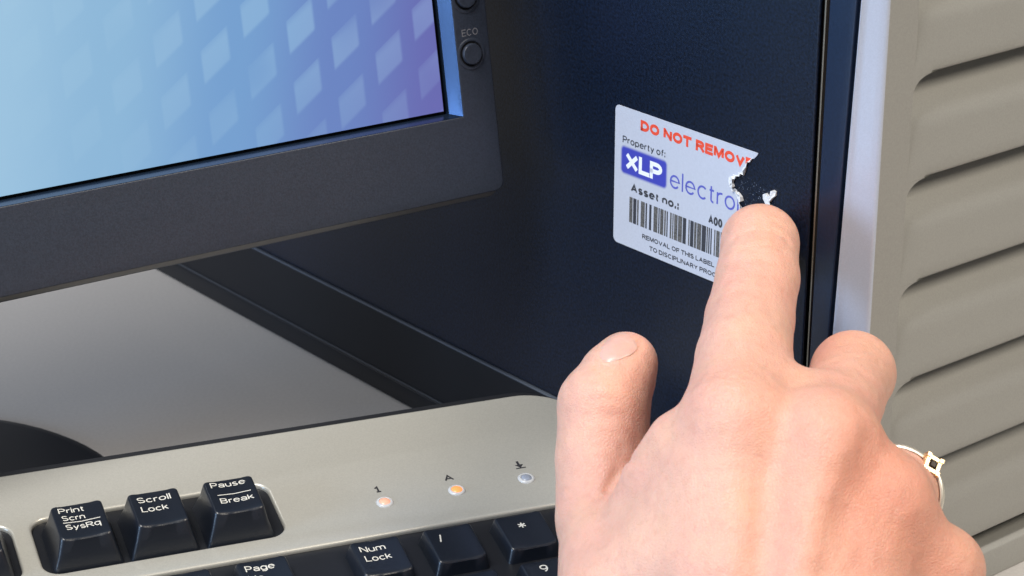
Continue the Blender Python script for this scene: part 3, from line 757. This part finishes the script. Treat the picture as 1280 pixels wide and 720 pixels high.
ltext('XLP', 5.0, 15.2, M['white_print'], 0.25, 4.4, -17.7, z=TZ+0.01, gap=-0.02)
ltext('electronics', 5.2, 39.5, M['blue_thin'], 0.11, 22.5, -18.2, cl=cliptear, gap=0.13)
ltext('Asset no.:', 2.4, 19.6, M['ink'], 0.235, 6.9, -23.7, gap=0.06)
ltext('A00', 2.5, 5.2, M['ink'], 0.235, 38.0, -24.2)
# bar code
rr = random.Random(11); xb = 6.5; k = 0
bars = []
while xb < 60:
    wb = rr.choice((0.45, 0.6, 0.9, 1.3, 1.6)); gp_ = rr.choice((0.24, 0.28, 0.34)) if rr.random() > 0.22 else 0.9
    bars.append((xb, xb+wb)); xb += wb+gp_
for x0, x1 in bars:
    part('bar', mesh('bar', [(x0, -32.8, TZ), (x1, -32.8, TZ), (x1, -25.35, TZ), (x0, -25.35, TZ)], [(0, 1, 2, 3)], M['bar_grey'] if rr.random() < 0.5 else M['ink'], smooth=False), label)
ltext('REMOVAL OF THIS LABEL', 1.35, 28.8, M['ink'], 0.21, 12.0, -36.1, gap=0.06)
ltext('TO DISCIPLINARY PROC', 1.35, 26.6, M['ink'], 0.21, 15.0, -38.8, gap=0.06)

# specks of glue and fibre where the paper came away
def residue():
    rr = random.Random(21); v = []; f = []
    for i in range(170):
        u = rr.random(); cx = 48.5+13*u+rr.gauss(0, 1.2); cy = -6.5-rr.random()*9-3*u
        if inside(cx-0.6, cy): continue
        r = rr.choice((0.06, 0.08, 0.10, 0.16)); n = 5; o = len(v)
        v += [(cx+r*rr.uniform(.5, 1.3)*math.cos(2*math.pi*q/n), cy+r*rr.uniform(.5, 1.3)*math.sin(2*math.pi*q/n), 0.03) for q in range(n)]+[(cx, cy, 0.03+r*0.5)]
        f += [(o+q, o+(q+1) % n, o+n) for q in range(n)]
    return mesh('glue_residue', v, f, mat('glue_fibre', (0.16, 0.19, 0.25), 0.8), smooth=False)
gr = part('glue_residue', residue(), label); gr['kind'] = 'stuff'
# scraps of paper left on the steel
def scrap(pts, seed):
    rr = random.Random(seed); v = []; f = []
    cx = sum(p[0] for p in pts)/len(pts); cy = sum(p[1] for p in pts)/len(pts)
    m_ = Matrix.Translation((cx*MM, cy*MM, 0)); n = len(pts)
    top = [(x-cx, y-cy, 0.5+0.5*rr.random()) for x, y in pts]; bot = [(x-cx, y-cy, 0.02) for x, y in pts]
    v = top+bot+[(0, 0, 0.9)]
    for i in range(n): f += [(i, (i+1) % n, 2*n), (i, i+n, (i+1) % n+n, (i+1) % n)]
    f.append(tuple(range(n, 2*n)))
    me = mesh('paper_scrap', v, f, M['torn'], 30)
    bm = bmesh.new(); bm.from_mesh(me); bmesh.ops.recalc_face_normals(bm, faces=bm.faces); bm.to_mesh(me); bm.free()
    o = bpy.data.objects.new('paper_scrap', me); C.objects.link(o); o.matrix_world = LF @ m_
    o['label'] = 'small white scrap of torn label left beside the index fingertip'; o['category'] = 'paper scrap'
    return o
scrap([(58.3, -10.3), (59.2, -9.8), (60.2, -10.4), (60.9, -9.7), (61.0, -8.7), (61.7, -8.3), (62.6, -8.6), (62.6, -9.6), (61.9, -10.2), (61.3, -10.9), (60.6, -11.8), (60.0, -12.4), (60.6, -13.3), (61.6, -13.9), (61.2, -14.4), (59.8, -13.6), (58.9, -12.6), (58.2, -11.6)], 5)

# ------------------------------------------------------------------ the hand
cF = np.array([0, math.cos(TH), -math.sin(TH)]); cU = np.array([0, math.sin(TH), math.cos(TH)]); cR = np.array([1.0, 0, 0])
def cs(x, y, d): return np.array([(x-640)/FPX*d, (360-y)/FPX*d, d])         # joint position seen from the photographer, mm
def to_world(P): return P[..., :1]*cR+P[..., 1:2]*cU+P[..., 2:3]*cF+np.array([0, 0, HC])
VX = 0.8
lo = np.array([4, -190, 470.]); hi = np.array([128, 24, 606.])
dims = np.ceil((hi-lo)/VX).astype(int)
SD = np.full(dims, 8.0, np.float32)
ax = [lo[i]+VX*np.arange(dims[i]) for i in range(3)]
def smin(a, b, k):
    h = np.maximum(k-np.abs(a-b), 0)/k
    return np.minimum(a, b)-h*h*k*0.25
def add(P0, r0, P1, r1, k=5.0, field=None, pad=None):
    """tapered capsule blended into the body; radii in mm"""
    Fd = SD if field is None else field
    m = pad or k+3
    l = np.minimum(P0-r0, P1-r1)-m; h = np.maximum(P0+r0, P1+r1)+m
    i0 = np.clip(((l-lo)/VX).astype(int), 0, dims); i1 = np.clip(((h-lo)/VX).astype(int)+2, 0, dims)
    if np.any(i1 <= i0): return
    X = ax[0][i0[0]:i1[0]][:, None, None]; Y = ax[1][i0[1]:i1[1]][None, :, None]; Z = ax[2][i0[2]:i1[2]][None, None, :]
    d = P1-P0; L2 = float(d@d)+1e-9
    t = np.clip(((X-P0[0])*d[0]+(Y-P0[1])*d[1]+(Z-P0[2])*d[2])/L2, 0, 1)
    dist = np.sqrt((X-P0[0]-t*d[0])**2+(Y-P0[1]-t*d[1])**2+(Z-P0[2]-t*d[2])**2)-(r0+(r1-r0)*t)
    sl = np.s_[i0[0]:i1[0], i0[1]:i1[1], i0[2]:i1[2]]
    Fd[sl] = smin(Fd[sl], dist.astype(np.float32), k)
def chain(pts, k=5.0, kin=1.2):
    """segments joined nearly without swelling, then the whole chain blended into the body"""
    tmp = np.full(dims, 30.0, np.float32)
    L_ = np.full(3, 1e9); H_ = -L_
    for (x0, y0, d0, r0), (x1, y1, d1, r1) in zip(pts[:-1], pts[1:]):
        a, b = cs(x0, y0, d0), cs(x1, y1, d1)
        L_ = np.minimum(L_, np.minimum(a-r0, b-r1)-k-3); H_ = np.maximum(H_, np.maximum(a+r0, b+r1)+k+3)
        add(a, r0, b, r1, kin, field=tmp, pad=k+3)
    i0 = np.clip(((L_-lo)/VX).astype(int), 0, dims); i1 = np.clip(((H_-lo)/VX).astype(int)+2, 0, dims)
    if np.any(i1 <= i0): return
    sl = np.s_[i0[0]:i1[0], i0[1]:i1[1], i0[2]:i1[2]]
    SD[sl] = smin(SD[sl], tmp[sl], k)
# metacarpals and back of the hand
chain([(922, 530, 519, 12.0), (905, 720, 508, 13.5), (880, 1000, 500, 15.5)], 6)
chain([(1032, 556, 513, 12.0), (1000, 760, 503, 14.5), (940, 1010, 495, 15.5)], 9)
chain([(1096, 624, 516, 10.6), (1055, 780, 507, 14), (985, 1015, 500, 15)], 10)
chain([(1178, 712, 523, 8.4), (1115, 850, 512, 12), (1025, 1030, 505, 14.5)], 9)
chain([(910, 1000, 500, 18), (900, 1300, 488, 19), (890, 1500, 480, 21)], 10)
chain([(985, 1010, 500, 17), (985, 1300, 490, 19), (980, 1500, 482, 21)], 12)
# palm side padding
chain([(960, 640, 536, 11), (930, 900, 520, 15)], 8)
chain([(1080, 710, 534, 10), (1030, 920, 520, 13)], 8)
# thumb base and first web
chain([(768, 665, 545, 13.2), (790, 760, 528, 17.5), (880, 960, 508, 18)], 9)
chain([(826, 640, 530, 9.5), (866, 566, 525, 8.6)], 6)
chain([(845, 700, 520, 13), (880, 600, 520, 10)], 9)
# index finger
chain([(919, 530, 519, 12.2), (930, 450, 537, 11.2), (937, 400, 552, 10.6), (947, 348, 562, 10.1), (950, 304, 571, 9.5), (953, 312, 589.5, 8.2)], 4)
# middle finger, folded
chain([(1030, 552, 515, 11.4), (1053, 500, 538, 9.7), (1066, 467, 552, 10.1), (1044, 508, 572, 8.2), (1046, 545, 566, 8.0), (1040, 560, 552, 7.6)], 4)
# ring finger, folded behind its knuckle
chain([(1097, 624, 515, 10.5), (1117, 617, 531, 10.3), (1113, 622, 545, 9.2), (1095, 650, 556, 8.3), (1075, 665, 545, 7.8)], 4)
chain([(1110, 634, 514, 9.0), (1166, 710, 520, 8.0)], 5)
# little finger, folded behind
chain([(1178, 712, 523, 8.6), (1172, 724, 545, 7.6), (1145, 745, 548, 7.2), (1125, 750, 538, 7)], 4)
# thumb
chain([(760, 640, 549, 12.6), (753, 575, 553, 11.2), (755, 508, 556, 11.1), (772, 472, 559, 9.2), (782, 455, 561, 7.9)], 2.5)
chain([(799, 634, 530, 6.5), (815, 596, 527, 6.6), (850, 558, 524, 8)], 3)
chain([(970, 492, 528, 7.5), (1012, 507, 527, 7.5)], 5)
# knuckles and tendons standing proud of the back
def bump(x, y, d, r, k=7): add(cs(x, y, d), r, cs(x+2, y+8, d), r, k)
bump(1036, 548, 506, 5.0, 8); bump(1102, 617, 510, 4.2, 7); bump(1180, 704, 519, 4.0, 7); bump(925, 524, 511, 5, 9)
chain([(1036, 560, 504.5, 2.8), (1006, 700, 494.0, 2.5), (970, 860, 484, 2.2)], 5)
chain([(1100, 635, 509, 2.4), (1070, 740, 499, 2.2), (1010, 880, 488, 2.0)], 6)
chain([(925, 545, 510.5, 2.5), (918, 700, 498.5, 2.4), (912, 860, 487.5, 2.2)], 5)

def surface_nets(F, spacing, origin):
    S = F < 0
    nx, ny, nz = F.shape
    cells = np.zeros((nx-1, ny-1, nz-1), np.int8)
    for a in (0, 1):
        for b in (0, 1):
            for c in (0, 1): cells += S[a:nx-1+a, b:ny-1+b, c:nz-1+c]
    act = (cells > 0) & (cells < 8)
    idx = -np.ones(act.shape, np.int64); I = np.argwhere(act); idx[act] = np.arange(len(I))
    acc = np.zeros((len(I), 3)); cnt = np.zeros(len(I))
    E_ = [((0, 0, 0), d) for d in np.eye(3, dtype=int)]
    for d in range(3):
        o1, o2 = [e for e in range(3) if e != d]
        for a in (0, 1):
            for b in (0, 1):
                p = np.zeros(3, int); p[o1] = a; p[o2] = b
                q = p.copy(); q[d] = 1
                f0 = F[tuple((I+p).T)]; f1 = F[tuple((I+q).T)]
                s = (f0 < 0) != (f1 < 0)
                t = f0[s]/(f0[s]-f1[s])
                acc[s] += p+t[:, None]*(q-p); cnt[s] += 1
    V = (I+acc/cnt[:, None])*spacing+origin
    quads = []
    for d in range(3):
        o1, o2 = (d+1) % 3, (d+2) % 3
        sl0 = [slice(1, -1)]*3; sl0[d] = slice(0, -1)
        sl1 = [slice(1, -1)]*3; sl1[d] = slice(1, None)
        a = S[tuple(sl0)]; b = S[tuple(sl1)]
        for flip, mask in ((False, a & ~b), (True, b & ~a)):
            G = np.argwhere(mask); off = np.ones(3, int); off[d] = 0; G = G+off
            def cell(i, j):
                c = G.copy(); c[:, o1] -= i; c[:, o2] -= j
                return idx[c[:, 0], c[:, 1], c[:, 2]]
            q = np.stack([cell(1, 1), cell(0, 1), cell(0, 0), cell(1, 0)], 1)
            if flip: q = q[:, ::-1]
            quads.append(q)
    return V, np.concatenate(quads)
HV, HQ = surface_nets(SD, VX, lo)
# smoothing
def smooth(V, Q, it):
    e = np.concatenate([Q[:, [0, 1]], Q[:, [1, 2]], Q[:, [2, 3]], Q[:, [3, 0]]]); e = np.concatenate([e, e[:, ::-1]])
    deg = np.bincount(e[:, 0], minlength=len(V))[:, None]
    for i in range(it):
        for lam in (0.55, -0.57):
            s = np.zeros_like(V)
            for c in range(3): s[:, c] = np.bincount(e[:, 0], V[e[:, 1], c], minlength=len(V))
            V = V+lam*(s/deg-V)
    return V
HV = smooth(HV, HQ, 10)
# field gradient -> vertex normals
def sample(F, P):
    g = (P-lo)/VX; i = np.clip(np.floor(g).astype(int), 0, np.array(F.shape)-2); t = g-i
    r = 0
    for a in (0, 1):
        for b in (0, 1):
            for c in (0, 1):
                w_ = (t[:, 0] if a else 1-t[:, 0])*(t[:, 1] if b else 1-t[:, 1])*(t[:, 2] if c else 1-t[:, 2])
                r = r+w_*F[i[:, 0]+a, i[:, 1]+b, i[:, 2]+c]
    return r
def grad(P, e=0.8):
    g = np.stack([sample(SD, P+np.eye(3)[i]*e)-sample(SD, P-np.eye(3)[i]*e) for i in range(3)], 1)
    return g/np.maximum(np.linalg.norm(g, axis=1, keepdims=True), 1e-6)
HN = grad(HV)
# creases: shallow valleys following short polylines on the skin (mm)
def crease(pts, depth_, width, wob=0.0):
    global HV
    P = [cs(*p) for p in pts]
    best = np.full(len(HV), 1e9)
    for a, b in zip(P[:-1], P[1:]):
        d = b-a; t = np.clip(((HV-a)@d)/(d@d), 0, 1)
        best = np.minimum(best, np.linalg.norm(HV-a-t[:, None]*d, axis=1))
    HV = HV-HN*(depth_*np.exp(-(best/width)**2))[:, None]
def on_skin(x, y):
    """first hit of the photographer's line of sight with the hand"""
    d = np.array([(x-640)/FPX, (360-y)/FPX, 1.0]); ts = np.arange(478, 603, 0.25)
    P = d[None]*ts[:, None]
    ok = np.all((P > lo+1) & (P < hi-1), axis=1); s = np.where(ok, sample(SD, np.clip(P, lo+1, hi-1)), 1)
    h = np.argmax(s < 0)
    return P[h] if s[h] < 0 else None
def crease_px(pts, depth_, width):
    Q = [on_skin(x, y) for x, y in pts]; Q = [q for q in Q if q is not None]
    if len(Q) < 2: return
    global HV
    best = np.full(len(HV), 1e9)
    for a, b in zip(Q[:-1], Q[1:]):
        d = b-a; t = np.clip(((HV-a)@d)/(d@d), 0, 1)
        best = np.minimum(best, np.linalg.norm(HV-a-t[:, None]*d, axis=1))
    HV = HV-HN*(depth_*np.exp(-(best/width)**2))[:, None]
crease_px([(918, 297), (935, 289), (952, 287), (970, 291), (986, 303)], 0.40, 0.9)
crease_px([(928, 310), (952, 305), (978, 313)], 0.30, 0.8)
crease_px([(925, 279), (950, 273), (978, 282)], 0.20, 0.8)
crease_px([(912, 330), (945, 326), (970, 331)], 0.12, 0.8)
rr_ = random.Random(4)
for dy in (-4, 4, 11, 19, 26, 35):
    crease_px([(898+rr_.uniform(-5, 8)-dy*0.3, 466+dy), (918, 469+dy+rr_.uniform(-1, 1)), (938, 468+dy), (966-rr_.uniform(0, 12), 462+dy)], 0.16+rr_.uniform(0, 0.1), 0.75)
crease_px([(962, 590), (956, 650), (948, 740)], 0.9, 3.6)
crease_px([(1048, 640), (1034, 690), (1022, 740)], 0.5, 3.6)
crease_px([(1085, 560), (1078, 600), (1062, 650)], 0.9, 4.5)
crease_px([(762, 612), (772, 590), (790, 572)], 0.8, 1.3)
crease_px([(752, 622), (760, 606), (766, 596)], 0.4, 0.9)
for y_ in (498, 507, 516, 524): crease_px([(733+rr_.uniform(-4, 4), y_+3), (758, y_), (786+rr_.uniform(-6, 4), y_+4)], 0.20+rr_.uniform(0, 0.1), 0.8)
crease_px([(742, 458), (760, 456), (780, 451), (796, 440), (801, 426)], 0.40, 0.6)
crease_px([(730, 562), (750, 557), (778, 563)], 0.2, 0.9)
for y_ in (428, 437, 446): crease_px([(1046, y_+6), (1072, y_), (1102, y_+10)], 0.22, 0.75)
crease_px([(1090, 590), (1105, 582), (1125, 586)], 0.2, 0.9)
crease_px([(1085, 602), (1104, 594), (1130, 600)], 0.2, 0.9)

HW = to_world(HV)*MM
origin = Vector(to_world(cs(960, 900, 500)[None])[0]*MM)
person = bpy.data.objects.new('person', None); C.objects.link(person); person.location = origin; person.empty_display_size = 0.02
person['label'] = 'bare right hand, back towards the viewer, index finger pressed on the torn sticker'; person['category'] = 'person'
hm = bpy.data.meshes.new('hand')
HQ = HQ[:, ::-1]
hm.from_pydata((HW-np.array(origin)).tolist(), [], HQ.tolist()); hm.update()
for p in hm.polygons: p.use_smooth = True
# skin tint: redder over joints, in two creases and at the lower right, paler and yellower between
red = np.zeros(len(HV))
def blush(x, y, d, r, a):
    global red
    red = red+a*np.exp(-(np.linalg.norm(HV-cs(x, y, d), axis=1)/r)**2)
blush(1040, 540, 502, 20, 0.30); blush(1104, 606, 505, 15, 0.45); blush(1180, 700, 515, 16, 0.5); blush(925, 500, 510, 14, 0.12)
blush(1066, 450, 545, 13, 0.35); blush(952, 285, 563, 13, 0.32); blush(775, 520, 547, 12, 0.4); blush(785, 440, 555, 8, 0.2)
blush(770, 600, 542, 8, 0.35); blush(1040, 690, 495, 28, 0.25); blush(960, 660, 505, 9, 0.2); blush(1120, 700, 500, 25, 0.25)
ca = hm.color_attributes.new('tint', 'FLOAT_COLOR', 'POINT')
red = np.clip(red*0.75, 0, 1)
ca.data.foreach_set('color', np.stack([red, red, red, np.ones_like(red)], 1).astype(np.float32).ravel())
def skin_mat(name='skin'):
    m = bpy.data.materials.new(name); m.use_nodes = True; nt = m.node_tree; N = nt.nodes; L = nt.links; b = N['Principled BSDF']
    tc = N.new('ShaderNodeTexCoord'); at = N.new('ShaderNodeAttribute'); at.attribute_name = 'tint'
    def noise(scale, det=3):
        n = N.new('ShaderNodeTexNoise'); n.inputs['Scale'].default_value = scale; n.inputs['Detail'].default_value = det
        L.new(tc.outputs['Object'], n.inputs['Vector']); return n.outputs['Fac']
    def mixc(fac, a, b_):
        x = N.new('ShaderNodeMix'); x.data_type = 'RGBA'
        if isinstance(fac, float): x.inputs[0].default_value = fac
        else: L.new(fac, x.inputs[0])
        for s, v in ((6, a), (7, b_)):
            if isinstance(v, tuple): x.inputs[s].default_value = (*v, 1)
            else: L.new(v, x.inputs[s])
        return x.outputs[2]
    def rng(v, a, b_, c=0.0, d=1.0):
        r = N.new('ShaderNodeMapRange'); L.new(v, r.inputs['Value']); r.inputs['From Min'].default_value = a; r.inputs['From Max'].default_value = b_
        r.inputs['To Min'].default_value = c; r.inputs['To Max'].default_value = d; return r.outputs[0]
    c = mixc(rng(noise(28), 0.35, 0.68), (0.68, 0.41, 0.315), (0.67, 0.355, 0.28))
    c = mixc(rng(noise(75, 2), 0.5, 0.75, 0, 0.5), c, (0.69, 0.445, 0.31))
    c = mixc(at.outputs['Fac'], c, (0.62, 0.235, 0.155))
    c = mixc(rng(noise(420, 2), 0.48, 0.72, 0, 0.22), c, (0.50, 0.235, 0.175))
    c = mixc(rng(noise(1500, 1), 0.55, 0.8, 0, 0.14), c, (0.74, 0.50, 0.38))
    L.new(c, b.inputs['Base Color'])
    b.inputs['Subsurface Weight'].default_value = 0.4; b.inputs['Subsurface Scale'].default_value = 0.0022
    b.inputs['Subsurface Radius'].default_value = (1.0, 0.38, 0.22)
    b.inputs['Roughness'].default_value = 0.47; b.inputs['Specular IOR Level'].default_value = 0.38
    # fine skin relief: cells plus noise
    vo = N.new('ShaderNodeTexVoronoi'); vo.inputs['Scale'].default_value = 1250; L.new(tc.outputs['Object'], vo.inputs['Vector']); vo.feature = 'DISTANCE_TO_EDGE'
    b1 = N.new('ShaderNodeBump'); b1.inputs['Strength'].default_value = 0.35; b1.inputs['Distance'].default_value = 0.0002; L.new(rng(vo.outputs['Distance'], 0, 0.25), b1.inputs['Height'])
    b2 = N.new('ShaderNodeBump'); b2.inputs['Strength'].default_value = 0.6; b2.inputs['Distance'].default_value = 0.0004
    L.new(noise(330, 4), b2.inputs['Height']); L.new(b1.outputs[0], b2.inputs['Normal'])
    b3 = N.new('ShaderNodeBump'); b3.inputs['Strength'].default_value = 0.9; b3.inputs['Distance'].default_value = 0.0012
    L.new(noise(85, 2), b3.inputs['Height']); L.new(b2.outputs[0], b3.inputs['Normal'])
    L.new(b3.outputs[0], b.inputs['Normal'])
    return m
M['skin'] = skin_mat()
hm.materials.append(M['skin'])
hand = bpy.data.objects.new('hand', hm); C.objects.link(hand); hand.parent = person
def ppart(name, verts, faces, m, ang=40, parent=person):
    me = bpy.data.meshes.new(name); W_ = to_world(np.array(verts))*MM-np.array(origin)
    me.from_pydata(W_.tolist(), [], faces); me.materials.append(m)
    bm = bmesh.new(); bm.from_mesh(me); bmesh.ops.recalc_face_normals(bm, faces=bm.faces); bm.to_mesh(me); bm.free()
    smooth_mesh(me, ang)
    o = bpy.data.objects.new(name, me); C.objects.link(o); o.parent = parent; return o
# thumbnail: a curved plate laid over the skin
def thumbnail():
    m = mat('nail', (0.64, 0.385, 0.325), 0.30, spec=0.5)
    m.node_tree.nodes['Principled BSDF'].inputs['Subsurface Weight'].default_value = 0.4
    m.node_tree.nodes['Principled BSDF'].inputs['Subsurface Scale'].default_value = 0.002
    # four sides of the nail in the picture: cuticle -> free edge
    A, B, C_, D = np.array([741., 455]), np.array([789., 447]), np.array([799., 425]), np.array([767., 411])
    mid = np.array([775., 434])
    n_ = 12; vt = []
    for i in range(n_+1):
        u = i/n_
        for j in range(n_+1):
            v_ = j/n_
            # rounded-square mapping
            uu, vv = 2*u-1, 2*v_-1
            xx = uu*math.sqrt(1-vv*vv/2)*1.08; yy = vv*math.sqrt(1-uu*uu/2)*1.06
            u2, v2 = (xx+1)/2, (yy+1)/2
            p = (A*(1-u2)+B*u2)*(1-v2)+(D*(1-u2)+C_*u2)*v2
            q = on_skin(*p); st = 0
            while q is None and st < 20:
                p = p+(mid-p)*0.06; q = on_skin(*p); st += 1
            vt.append(q)
    ok = [q for q in vt if q is not None]
    ctr = np.mean(ok, axis=0)
    vt = [q if q is not None else ctr for q in vt]
    P = np.array(vt); G = grad(P)
    r_ = []
    for i in range(n_+1):
        for j in range(n_+1):
            e = max(abs(2*i/n_-1), abs(2*j/n_-1)); r_.append(0.02+0.20*(1-e**6))
    top = P+G*np.array(r_)[:, None]; bot = P-G*0.4
    V = np.concatenate([top, bot]); n1 = n_+1; f = []
    for i in range(n_):
        for j in range(n_):
            a = i*n1+j; f.append((a, a+1, a+n1+1, a+n1)); f.append((a+n1*n1, a+n1+n1*n1, a+n1+1+n1*n1, a+1+n1*n1))
    rim = [j for j in range(n_)]+[i*n1+n_ for i in range(n_)]+[n_*n1+j for j in range(n_, 0, -1)]+[i*n1 for i in range(n_, 0, -1)]
    for i in range(len(rim)):
        a, b_ = rim[i], rim[(i+1) % len(rim)]; f.append((a, a+n1*n1, b_+n1*n1, b_))
    ppart('thumbnail', V, f, m, 50)
thumbnail()
# ring on the ring finger
RC = cs(1118, 617, 530); RA = cs(1118, 617, 531)-cs(1106, 616, 515); RA = RA/np.linalg.norm(RA)
r1 = np.cross(RA, [0, 1, 0.]); r1 /= np.linalg.norm(r1); r2 = np.cross(RA, r1)
def torus(R, prof, n=96):
    v = []; f = []; m_ = len(prof)
    for i in range(n):
        a = 2*math.pi*i/n; e = math.cos(a)*r1+math.sin(a)*r2
        for pr, pa in prof: v.append(RC+e*(R+pr)+RA*pa)
    for i in range(n):
        for j in range(m_): f.append((i*m_+j, i*m_+(j+1) % m_, ((i+1) % n)*m_+(j+1) % m_, ((i+1) % n)*m_+j))
    return v, f
prof = [(0.0, -0.9), (0.35, -0.95), (0.75, -0.65), (0.9, 0), (0.75, 0.65), (0.35, 0.95), (0, 0.9), (-0.1, 0)]
v, f = torus(10.5, prof)
ring = ppart('ring', v, f, M['white_gold'], 60)
# small square setting with claws
gd = cs(1168, 577, 529)-RC; gd = gd-RA*(gd@RA); gd /= np.linalg.norm(gd); gz = gd*0.5+np.array([0, 0, -0.86]); gz /= np.linalg.norm(gz)
gx = np.cross(gz, np.array([0.5, 0.86, 0])); gx /= np.linalg.norm(gx); gy = np.cross(gz, gx)
GC = RC+gd*10.6+np.array([0, 0, -1.6])
def obox(c, hx, hy, hz, X, Y, Z, taper=1.0):
    v = []
    for sz in (-1, 1):
        s = taper if sz > 0 else 1
        for sx, sy in ((-1, -1), (1, -1), (1, 1), (-1, 1)): v.append(c+X*hx*sx*s+Y*hy*sy*s+Z*hz*sz)
    return v, [(3, 2, 1, 0), (4, 5, 6, 7), (0, 1, 5, 4), (1, 2, 6, 5), (2, 3, 7, 6), (3, 0, 4, 7)]
v = []; f = []
for hx, hy, c in ((2.0, 0.5, (0, 1.5)), (2.0, 0.5, (0, -1.5)), (0.5, 2.0, (1.5, 0)), (0.5, 2.0, (-1.5, 0)), (0.55, 0.55, (1.7, 1.7)), (0.55, 0.55, (-1.7, 1.7)), (0.55, 0.55, (1.7, -1.7)), (0.55, 0.55, (-1.7, -1.7))):
    vv, ff = obox(GC+gx*c[0]+gy*c[1], hx, hy, 0.75 if hx != 0.55 else 1.05, gx, gy, gz, 0.85)
    f += [tuple(i+len(v) for i in q) for q in ff]; v += vv
ppart('setting', v, f, M['gold'], 50, parent=ring)
gem = mat('smoky_gem', (0.03, 0.02, 0.015), 0.4, spec=0.3)
v, f = obox(GC+gz*0.2, 1.05, 1.05, 0.75, gx, gy, gz, 0.55)
ppart('gem', v, f, gem, 10, parent=ring)
